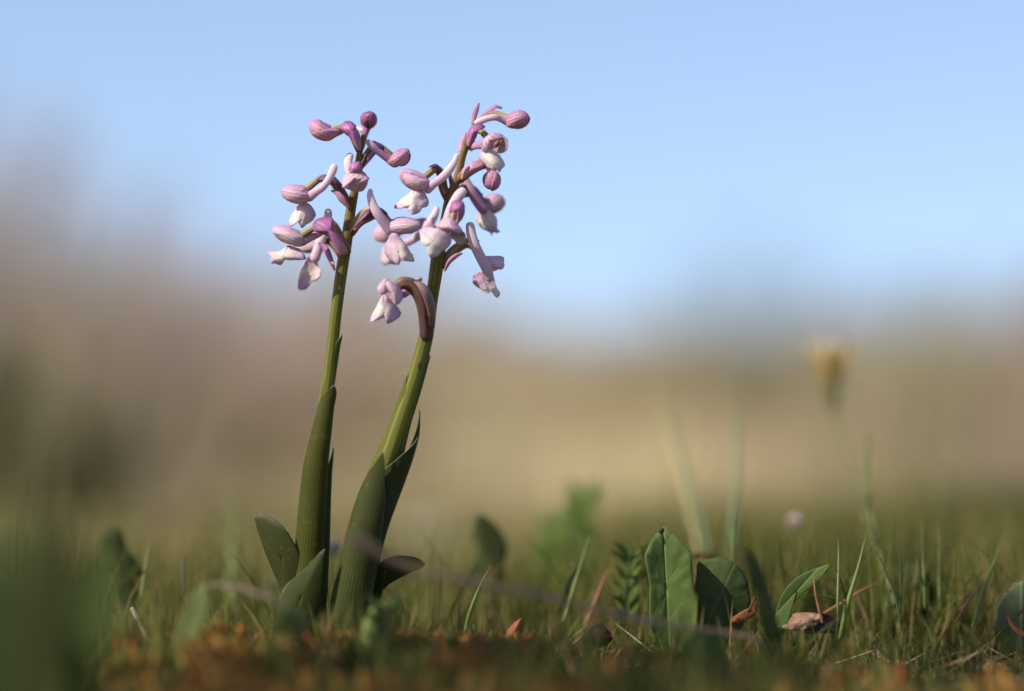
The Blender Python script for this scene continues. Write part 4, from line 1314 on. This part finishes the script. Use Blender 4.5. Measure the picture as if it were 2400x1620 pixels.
def outline_plant(name, label, cat, leaves, group=None, stalks=True):
    """leaves: dicts for patch() plus 'mat' name and 'stalk' (foot px, foot ymm)"""
    f0 = leaves[0]['foot']
    root = empty(name, foot(*f0))
    tag(root, label, cat, group)
    for lf in leaves:
        kw = {k: v for k, v in lf.items() if k not in ('foot', 'm', 'label')}
        mb = MB()
        patch(mb, **kw)
        o = mb.build('leaf', M[lf['m']], root, thick=0.0003)
        if stalks:
            mb = MB()
            low = max(lf['outline'], key=lambda p: p[1])
            tube(mb, [tuple(foot(*lf['foot'])) + (0.0009,), tuple(P(low[0], low[1], lf['y0'])) + (0.0007,)], segs=6, n=4)
            mb.build('stalk', M[lf['m']], root)
    return root


# the two upright broad leaves right of the orchids
PL = outline_plant('broad_leaved_plant', 'bright green pointed leaf and rounded leaf standing side by side', 'plant', [
    dict(outline=[(1554, 1235), (1577, 1251), (1603, 1277), (1619, 1297), (1623, 1333), (1626, 1374), (1634, 1422), (1630, 1480), (1605, 1545), (1575, 1590), (1545, 1545), (1526, 1480), (1522, 1420), (1523, 1369), (1518, 1346), (1511, 1307), (1518, 1285), (1534, 1256)],
         y0=-2, bulge=0.5, vfold=-4.5, axis=(-.05, -1), tilt=(.0, .0), centre=(1562, 1380), ruff=1.2, seed=31, foot=(1590, 2), m='leaf_green'),
    dict(outline=[(1636, 1318), (1667, 1309), (1690, 1306), (1715, 1315), (1738, 1336), (1753, 1364), (1758, 1397), (1758, 1430), (1735, 1480), (1700, 1530), (1660, 1580), (1645, 1530), (1636, 1470), (1626, 1394), (1633, 1346)],
         y0=4, bulge=1.4, vfold=1.4, axis=(.45, -1), centre=(1690, 1390), ruff=0.8, seed=32, foot=(1665, 6), m='leaf_mid')])
outline_plant('broad_leaved_plant', 'blurred dark leaf leaning right, just right of the rounded leaf', 'plant', [
    dict(outline=[(1745, 1290), (1765, 1300), (1785, 1335), (1800, 1380), (1815, 1430), (1830, 1490), (1800, 1500), (1785, 1460), (1770, 1400), (1752, 1340)], y0=-62, bulge=.6, vfold=1.0, axis=(-.3, -1), foot=(1810, -60), m='leaf_dark')])
outline_plant('narrow_leaved_plant', 'narrow pointed green leaf arching up right above the dead leaf', 'plant', [
    dict(outline=[(1947, 1322), (1930, 1350), (1908, 1370), (1880, 1394), (1858, 1420), (1850, 1450), (1838, 1480), (1815, 1470), (1818, 1435), (1830, 1400), (1850, 1370), (1880, 1346), (1915, 1332)], y0=4, bulge=0.4, vfold=-1.6, axis=(1, -1.1), centre=(1868, 1385), foot=(1830, 4), m='leaf_green')])
outline_plant('broad_leaved_plant', 'dark blurred leaf upright behind, between the orchids and the pointed leaf', 'plant', [
    dict(outline=[(1120, 1203), (1153, 1220), (1176, 1250), (1190, 1284), (1182, 1320), (1180, 1370), (1165, 1425), (1130, 1430), (1112, 1380), (1089, 1350), (1108, 1322), (1119, 1290), (1110, 1253)], y0=95, bulge=0.8, vfold=2.5, axis=(-.3, -1), centre=(1140, 1310), foot=(1145, 95), m='leaf_dark')])
outline_plant('broad_leaved_plant', 'dark blurred twisted leaf at the left, above the piece of straw', 'plant', [
    dict(outline=[(265, 1236), (286, 1246), (299, 1289), (328, 1319), (336, 1350), (322, 1392), (305, 1430), (270, 1470), (235, 1470), (215, 1430), (225, 1370), (229, 1320), (232, 1266), (246, 1244)], y0=80, bulge=1.0, vfold=2.0, axis=(-.1, -1), ruff=1.5, seed=5, foot=(262, 80), m='leaf_dark')])
outline_plant('broad_leaved_plant', 'pale green blade-like leaf leaning right, left of the orchids', 'plant', [
    dict(outline=[(479, 1368), (490, 1395), (484, 1440), (466, 1495), (440, 1560), (410, 1580), (400, 1540), (412, 1490), (430, 1435), (452, 1395)], y0=-88, bulge=.6, vfold=-0.8, axis=(.35, -1), tilt=(.05, -.02), foot=(415, -88), m='leaf_pale')])
outline_plant('broad_leaved_plant', 'large very blurred dark green leaves in the lower left corner', 'plant', [
    dict(outline=[(105, 1110), (150, 1180), (178, 1290), (190, 1420), (175, 1560), (130, 1700), (60, 1700), (30, 1560), (35, 1400), (55, 1260), (80, 1160)], y0=-330, bulge=2.0, vfold=3.0, axis=(0, -1), foot=(95, -330), m='leaf_dark'),
    dict(outline=[(-40, 1190), (10, 1260), (45, 1390), (50, 1540), (10, 1700), (-90, 1700), (-130, 1500), (-110, 1300)], y0=-350, bulge=2.0, vfold=3.0, axis=(0, -1), foot=(-40, -350), m='leaf_mid'),
    dict(outline=[(245, 1290), (268, 1360), (262, 1480), (232, 1600), (170, 1700), (120, 1690), (140, 1560), (175, 1430), (210, 1340)], y0=-280, bulge=1.5, vfold=-2.0, axis=(.4, -1), foot=(160, -280), m='leaf_green'),
    dict(outline=[(20, 1360), (80, 1400), (120, 1500), (125, 1620), (90, 1720), (20, 1720), (-10, 1600), (-5, 1460)], y0=-290, bulge=1.5, vfold=-2.0, axis=(.1, -1), foot=(60, -290), m='leaf_mid')])
outline_plant('broad_leaved_plant', 'soft green leaves blurred low in front of the orchid feet', 'plant', [
    dict(outline=[(672, 1440), (700, 1470), (712, 1530), (700, 1620), (660, 1640), (640, 1580), (650, 1500)], y0=-90, bulge=1.2, vfold=1.5, axis=(.1, -1), foot=(680, -90), m='leaf_green'),
    dict(outline=[(892, 1412), (915, 1440), (915, 1500), (890, 1560), (855, 1560), (845, 1500), (860, 1440)], y0=-70, bulge=1.2, vfold=1.5, axis=(.1, -1), foot=(880, -70), m='leaf_pale')])
outline_plant('broad_leaved_plant', 'blurred bright green leaf low in front of the pointed leaf', 'plant', [
    dict(outline=[(1650, 1480), (1680, 1510), (1675, 1570), (1645, 1610), (1610, 1590), (1600, 1530), (1620, 1490)], y0=-80, bulge=1.2, vfold=1.5, axis=(.1, -1), foot=(1640, -80), m='leaf_green')])
outline_plant('broad_leaved_plant', 'small dark leaf blurred among the grass near the right edge', 'plant', [
    dict(outline=[(2120, 1330), (2150, 1320), (2180, 1350), (2190, 1410), (2170, 1450), (2135, 1440), (2115, 1390)], y0=45, bulge=1.5, vfold=2.0, axis=(.2, -1), foot=(2150, 45), m='leaf_dark')])

def tip_mark(root, outline, y0):
    mb = MB()
    patch(mb, outline, y0, bulge=0.3)
    mb.build('withered_tip', M['leaf_umber'], root, thick=0.0002)


tip_mark(PL, [(1543, 1246), (1550, 1238), (1555, 1238), (1556, 1245), (1549, 1251)], -2.5)


# fallen leaves
def fallen(label, pieces, name='dead_leaf', cat='dead leaf'):
    root = empty(name, P(*pieces[0][0]['outline'][0], pieces[0][0]['y0']))
    tag(root, label, cat, 'dead leaves on the ground')
    for kw, m, nm in pieces:
        mb = MB()
        patch(mb, **kw)
        mb.build(nm, M[m], root, thick=0.0003)
    return root


fallen('curled pinkish brown dead leaf lying beside the narrow green leaf', [
    (dict(outline=[(1826, 1468), (1846, 1461), (1856, 1440), (1880, 1436), (1912, 1437), (1930, 1446), (1912, 1466), (1880, 1480), (1850, 1476)], y0=2, bulge=1.5, tilt=(0, -.06), ruff=2.0, seed=3, axis=(1, 0)), 'leaf_brown', 'lit_half'),
    (dict(outline=[(1912, 1438), (1938, 1440), (1960, 1455), (1975, 1478), (1930, 1484), (1880, 1482), (1905, 1464)], y0=5, bulge=-1.0, tilt=(.1, -.05), axis=(1, 0)), 'leaf_umber', 'shaded_half')])  # shade on this side of the leaf painted as dark umber
fallen('rust brown leaf tip poking out of the moss', [
    (dict(outline=[(1221, 1449), (1226, 1456), (1223, 1478), (1208, 1500), (1190, 1520), (1178, 1512), (1186, 1484), (1203, 1462)], y0=-14, bulge=0.8, vfold=1.5, axis=(.5, -1)), 'leaf_rust', 'blade')])
fallen('dark brown rounded dead leaf on the ground below the twig', [
    (dict(outline=[(1378, 1500), (1380, 1476), (1396, 1464), (1412, 1464), (1426, 1478), (1436, 1496), (1420, 1514), (1390, 1516)], y0=-12, bulge=1.6, ruff=1.0, seed=9, axis=(0, -1)), 'leaf_umber', 'blade')])
fallen('small orange brown leaf tucked under the rounded leaf', [
    (dict(outline=[(1715, 1450), (1740, 1432), (1765, 1420), (1768, 1400), (1775, 1412), (1770, 1440), (1745, 1456), (1722, 1460)], y0=-6, bulge=.8, ruff=1.0, seed=4, axis=(1, -.5)), 'leaf_rust', 'blade')])
fallen('small red leaf blurred behind the pointed green leaf', [
    (dict(outline=[(1622, 1304), (1640, 1294), (1662, 1298), (1680, 1306), (1660, 1312), (1640, 1312)], y0=60, bulge=.5, axis=(1, 0)), 'leaf_rust', 'blade')])

# dry stalk in front of the plants
mb = MB()
tube(mb, pts4([(826, 1262, -115, 12), (852, 1272, -115, 15), (900, 1302, -113, 11), (980, 1336, -108, 8), (1100, 1362, -102, 8), (1250, 1392, -94, 7.5), (1400, 1430, -86, 7.5), (1550, 1462, -78, 7), (1700, 1484, -72, 6.5), (1780, 1500, -68, 5)]), segs=10, n=40)
tag(mb.build('dry_stalk', M['twig'], origin=P(1700, 1490, -72)), 'long brown blurred dry stalk lying across in front of the leaves', 'stalk')
mb = MB()
tube(mb, pts4([(310, 1428, -6, 6), (322, 1450, -6, 6), (338, 1482, -6, 6), (354, 1512, -7, 5)]), segs=8, n=12, flat=0.6)
tag(mb.build('straw', M['straw'], origin=P(354, 1512, -7)), 'short pale piece of straw at the left below the dark twisted leaf', 'straw')
mb = MB()
tube(mb, pts4([(470, 1380, -70, 3), (510, 1370, -80, 4.5), (570, 1380, -88, 5), (640, 1408, -94, 5), (700, 1450, -96, 4)]), segs=8, n=20)
tag(mb.build('dry_stalk', M['wood'], origin=P(700, 1450, -84)), 'brown arched dry stalk left of the orchids, behind the pale leaf', 'stalk')


# grass blades one can pick out
def blade(label, pts, w, mat, n=(0.1, -1, 0.1), group='single grass blades'):
    mb = MB()
    ws = [w * (0.7 + 0.3 * min(1, 4 * i / (len(pts) - 1))) * (1 - (i / (len(pts) - 1)) ** 2.2) + 0.25 for i in range(len(pts))]
    ribbon(mb, [P(*p) for p in pts], [x * S(p[2]) for x, p in zip(ws, pts)], V3(n), 0.9, n=18, m=5)
    o = mb.build('grass_blade', M[mat], thick=0.0002, origin=P(*pts[0]))
    return tag(o, label, 'grass blade', group)


blade('pale straw green grass blade, leaning left behind the pointed leaf', [(1668, 1430, 120), (1640, 1300, 130), (1600, 1130, 150), (1560, 1000, 175), (1535, 870, 205)], 8, 'blade_straw')
blade('second pale green blade leaning left, close beside the straw green one', [(1690, 1430, 120), (1662, 1290, 128), (1625, 1150, 140), (1588, 1020, 160), (1556, 890, 185)], 7, 'blade_teal')
blade('tall blue green grass blade standing straight right of the pale blades', [(1708, 1430, 110), (1716, 1280, 120), (1726, 1130, 135), (1728, 1000, 155), (1708, 870, 185)], 8, 'blade_teal')
blade('dark thin blade beside the blue green one', [(1722, 1440, 40), (1716, 1340, 42), (1722, 1230, 46), (1735, 1130, 52)], 4, 'blade_green')
blade('bright green grass blade leaning right, right of the dead leaf', [(1968, 1500, 0), (1986, 1420, 0), (2012, 1330, 4), (2036, 1230, 10)], 7, 'blade_green')
blade('thin upright green blade left of the bright leaning one', [(1962, 1490, -4), (1964, 1400, -2), (1966, 1310, 4), (1964, 1262, 8)], 4, 'blade_green')
blade('dark blade leaning left over the grass', [(2112, 1460, 6), (2096, 1390, 8), (2072, 1330, 10), (2050, 1280, 14)], 4, 'blade_dark')
blade('dark upright blade right of the dark leaning one', [(2110, 1440, 10), (2112, 1380, 10), (2110, 1320, 12), (2108, 1280, 14)], 4, 'blade_dark')
blade('thin green blade standing upright near the right, left of its twin', [(2168, 1430, 20), (2166, 1360, 22), (2163, 1290, 26), (2160, 1220, 30)], 4, 'blade_green')
blade('thin green blade standing upright near the right, right of its twin', [(2202, 1440, 24), (2202, 1370, 26), (2202, 1300, 30), (2202, 1230, 34)], 4, 'blade_green')
blade('long yellow green blade leaning far right near the right edge', [(2280, 1470, 0), (2300, 1400, 8), (2330, 1320, 20), (2362, 1240, 34)], 6, 'blade_green')
blade('reddish dry blade leaning right near the right edge', [(2240, 1460, 4), (2262, 1420, 6), (2290, 1380, 8), (2308, 1358, 10)], 4, 'blade_red')
blade('pale reddish blade lying low behind the bright leaning blade', [(1930, 1438, 16), (1975, 1412, 16), (2020, 1384, 18), (2064, 1360, 20)], 4, 'blade_red')
blade('thin brown blade crossing the narrow pointed leaf', [(1928, 1462, -8), (1918, 1420, -8), (1910, 1380, -8), (1906, 1330, -6)], 4, 'blade_red')
blade('black thin stem bending over behind the brown blade', [(1985, 1414, 4), (1955, 1402, 4), (1925, 1396, 4), (1880, 1395, 4)], 3, 'blade_dark')
blade('pale tipped blade leaning right below the dark upright leaf', [(1084, 1520, -6), (1098, 1448, -6), (1122, 1382, -4), (1150, 1325, -2)], 6, 'blade_green')
blade('short dark upright blade left of the pale tipped one', [(1072, 1500, -6), (1073, 1460, -6), (1074, 1420, -5), (1075, 1390, -5)], 3, 'blade_dark')
blade('slender green blade leaning right in front of the green sprig', [(1320, 1460, 20), (1342, 1390, 24), (1366, 1310, 30), (1395, 1215, 38)], 6, 'blade_green')
blade('slender dark blade crossing the green sprig blade', [(1310, 1440, 30), (1334, 1370, 34), (1360, 1320, 38), (1380, 1280, 44)], 5, 'blade_dark')
blade('brownish blade leaning right, right of the green sprig', [(1370, 1470, 30), (1392, 1420, 32), (1415, 1360, 36), (1436, 1316, 42)], 6, 'blade_red')
blade('dark thin blade upright left of the orchids', [(432, 1400, 30), (430, 1360, 32), (432, 1320, 36), (428, 1295, 40)], 4, 'blade_dark')
blade('thin green blade leaning right beside the dark twisted leaf', [(330, 1400, 30), (338, 1350, 34), (346, 1300, 38), (350, 1262, 42)], 5, 'blade_green')
blade('hair thin dark blade rising in the lower left corner', [(36, 1420, 60), (38, 1320, 62), (40, 1240, 66), (42, 1180, 70)], 4, 'blade_dark')
blade('blurred green blade standing left of the upright orchid', [(540, 1420, 120), (545, 1330, 130), (548, 1240, 140), (552, 1150, 150)], 14, 'blade_green')


# yellow composite flower behind on the right
yf = empty('yellow_flower', foot(2150, 30))
tag(yf, 'half open yellow flower on a thin stem leaning back, blurred', 'flower')
mb = MB()
f_ = foot(2120, 30)
tube(mb, [tuple(f_) + (0.0007,)] + pts4([(2082, 1360, 40, 3.6), (2035, 1240, 70, 3.6), (2002, 1120, 110, 3.8), (1975, 1040, 155, 4.5), (1957, 966, 190, 7)]), segs=8, n=30)
mb.build('stem', stripe_mat('flower_stem', (0.10, 0.11, 0.03), (0.16, 0.15, 0.05), 3), yf)
mb = MB()
hx = P(1955, 962, 195)
tube(mb, [tuple(hx - Vector((0, 0, .002))) + (0.0015,), tuple(hx + Vector((-.0005, 0, .003))) + (0.0026,), tuple(hx + Vector((-.001, 0, .009))) + (0.0036,), tuple(hx + Vector((-.0012, 0, .012))) + (0.0034,)], segs=12, n=10)
mb.build('involucre', stripe_mat('involucre', (0.10, 0.10, 0.04), (0.18, 0.16, 0.06), 8), yf)
M['petal_yellow'] = island_mat('petal_yellow', [(0, (0.54, 0.38, 0.09)), (0.6, (0.66, 0.50, 0.18)), (1, (0.72, 0.60, 0.36))], trans=0.3)
pr = random.Random(3)
for i in range(26):
    a = i * 2.399
    q = 0.35 + 0.65 * (i / 26)
    d0 = Vector((math.cos(a), math.sin(a), 0))
    b0 = hx + Vector((-.001, 0, .010)) + d0 * 0.003
    ln = pr.uniform(0.010, 0.022)
    t0 = b0 + d0 * ln * pr.uniform(0.35, 0.95) * q + Vector((0, 0, ln))
    mb = MB()
    ribbon(mb, [b0, b0.lerp(t0, .5) - d0 * 0.0012 * q, t0], [0.0005, 0.0011, 0.0006], -d0, 0.5, n=6, m=4)
    mb.build('petal', M['petal_yellow'], yf, thick=0.00015)
mb = MB()
tube(mb, pts4([(2085, 1440, 40, 5), (2062, 1300, 62, 5), (2040, 1200, 82, 5), (2032, 1090, 100, 5), (2035, 1015, 118, 4)]), segs=6, n=20)
tag(mb.build('flower_stem', M['blade_green'], origin=foot(2085, 40)), 'bare thin stem rising just right of the yellow flower stem', 'stem')

# small pink clover-like head, blue buds
def bud_flower(name, label, px, py, ymm, r, col, fpx):
    root = empty(name, foot(fpx, ymm))
    tag(root, label, 'flower')
    c = P(px, py, ymm)
    mb = MB()
    f_ = foot(fpx, ymm)
    tube(mb, [tuple(f_) + (0.0007,), tuple(f_.lerp(c, .5) + Vector((0.001, 0, 0))) + (0.0006,), tuple(c) + (0.0006,)], segs=6, n=12)
    mb.build('stem', M['blade_green'], root)
    mb = MB()
    rr = random.Random(px)
    R = r * S(ymm)
    for i in range(40):
        d = Vector((rr.gauss(0, 1), rr.gauss(0, 1), rr.gauss(0.3, 1))).normalized()
        p = c + d * R * 0.35
        t = c + Vector((d.x * R, d.y * R, d.z * R * 1.2))
        tube(mb, [tuple(p) + (R * .12,), tuple(p.lerp(t, .6)) + (R * .20,), tuple(t) + (R * .08,)], segs=5, n=4)
    mb.build('flower_head', island_mat(name + '_petals', col, trans=0.2), root)
    return root


bud_flower('pink_flower', 'tiny pink flower head blurred above the grass left of the yellow flower', 1862, 1222, 110, 17, [(0, (0.50, 0.36, 0.34)), (1, (0.62, 0.48, 0.45))], 1872)
bud_flower('blue_flower', 'small dusky blue flower head between the two orchid stems', 783, 1284, 85, 18, [(0, (0.09, 0.09, 0.10)), (1, (0.28, 0.27, 0.29))], 786)
bud_flower('blue_flower', 'small dusky blue flower head left of the upright orchid foot', 643, 1374, 95, 16, [(0, (0.11, 0.11, 0.12)), (1, (0.26, 0.25, 0.26))], 645)

# bright green sprigs with needle leaves
def sprig(label, px, py, ymm, fpx, n, ln, mats, seed):
    root = empty('green_sprig', foot(fpx, ymm))
    tag(root, label, 'plant', 'green sprigs')
    r = random.Random(seed)
    f_ = foot(fpx, ymm)
    c = P(px, py, ymm)
    mid = f_.lerp(c, 0.5) + Vector((-0.002, 0, 0))
    mb = MB()
    tube(mb, [tuple(f_) + (0.0012,), tuple(mid) + (0.001,), tuple(c) + (0.0007,)], segs=6, n=12)
    mb.build('stem', M['blade_dark'], root)
    mb = MB()
    for i in range(n):
        t = r.random() ** 0.7
        p = f_ * (1 - t) ** 2 + mid * 2 * t * (1 - t) + c * t * t
        a = r.uniform(0, 6.28)
        d = Vector((math.cos(a), math.sin(a), r.uniform(0.5, 1.6))).normalized() * ln * r.uniform(.7, 1.2)
        ribbon(mb, [p, p + d * .5 + Vector((0, 0, .0006)), p + d], [ln * .06, ln * .11, ln * .02], Vector((math.sin(a), -1, 0.3)), 0.5, n=4, m=3)
    o = mb.build('foliage', island_mat('sprig_leaf', mats, trans=0.3), root)
    return root


BG_ = [(0, (0.13, 0.22, 0.04)), (1, (0.20, 0.30, 0.07))]
sprig('bright green sprig with needle leaves, blurred behind the grass', 1372, 1168, 190, 1345, 130, 0.011, BG_, 1)
sprig('low green sprig left of the tall needle leaved one', 1300, 1240, 210, 1300, 70, 0.012, BG_, 2)
sprig('green sprig close left of the pointed leaf', 1480, 1300, 40, 1470, 60, 0.009, [(0, (0.06, 0.10, 0.02)), (1, (0.14, 0.20, 0.05))], 3)
sprig('low green sprig in front of the leaning orchid foot', 900, 1440, -70, 900, 60, 0.009, [(0, (0.10, 0.15, 0.04)), (1, (0.16, 0.22, 0.07))], 4)
sprig('low green sprig in front of the upright orchid foot', 690, 1470, -90, 690, 80, 0.009, [(0, (0.08, 0.13, 0.03)), (1, (0.14, 0.18, 0.05))], 5)

# pale stone far behind
mb = MB()
sp0 = P(1010, 1262, 780)
rows = []
for i in range(9):
    th = math.pi * i / 8
    row = []
    for j in range(14):
        ph = 2 * math.pi * j / 14
        d = Vector((math.sin(th) * math.cos(ph), math.sin(th) * math.sin(ph), math.cos(th)))
        q = 1 + 0.25 * noise.noise(d * 1.7 + Vector((3, 1, 2)))
        row.append(sp0 + Vector((d.x * 0.020 * q, d.y * 0.016 * q, d.z * 0.012 * q)))
    rows.append(row)
mb.grid(rows, closed=True)
m_, nt_ = new_mat('stone')
k_ = NT(nt_)
k_.finish(k_.ramp(k_.noise(120, 5, k_.coords()), [(0.3, (0.34, 0.31, 0.26)), (0.7, (0.52, 0.48, 0.42))]), rough=0.9, spec=0.2, bump=k_.noise(300, 4, k_.coords()), bump_dist=0.001)
tag(mb.build('stone', m_, origin=sp0 - Vector((0, 0, .012))), 'pale rounded stone blurred in the field right of the orchids', 'stone')

# hairy grey green leaf at the right edge
hl = outline_plant('hairy_plant', 'grey green hairy leaf cut by the right edge of the picture', 'plant', [
    dict(outline=[(2420, 1350), (2395, 1362), (2368, 1385), (2348, 1410), (2338, 1440), (2336, 1475), (2350, 1510), (2390, 1530), (2450, 1530), (2480, 1440), (2460, 1370)], y0=0, bulge=1.0, vfold=2.0, axis=(0, -1), centre=(2392, 1440), foot=(2400, 2), m='leaf_grey')])
mb = MB()
hr_ = random.Random(8)
edge_ = [(2395, 1362), (2380, 1373), (2368, 1385), (2357, 1397), (2348, 1410), (2342, 1424), (2338, 1440), (2336, 1458), (2336, 1475)]
for i in range(70):
    g = hr_.uniform(0, len(edge_) - 1.001)
    i0 = int(g)
    x = lerp(edge_[i0][0], edge_[i0 + 1][0], g - i0)
    y = lerp(edge_[i0][1], edge_[i0 + 1][1], g - i0)
    b_ = P(x + 2, y, 2)
    t_ = P(x - hr_.uniform(5, 11), y - hr_.uniform(-4, 8), 2 + hr_.uniform(-1, 1))
    tube(mb, [tuple(b_) + (0.00007,), tuple(t_) + (0.00003,)], segs=3, n=2, cap0=False, cap1=False)
mb.build('hairs', M['straw'], hl)
mb = MB()
ribbon(mb, [P(2362, 1440, -8), P(2372, 1462, -9), P(2390, 1480, -10), P(2420, 1496, -10)], [x * PX for x in (2, 7, 9, 9)], V3((0.3, -1, 0.5)), 1.0, n=14, m=7)
tag(mb.build('dead_leaf', M['leaf_rust'], thick=0.0003, origin=P(2420, 1496, -10)), 'curled yellow brown leaf tip in front of the hairy leaf', 'dead leaf', 'dead leaves on the ground')
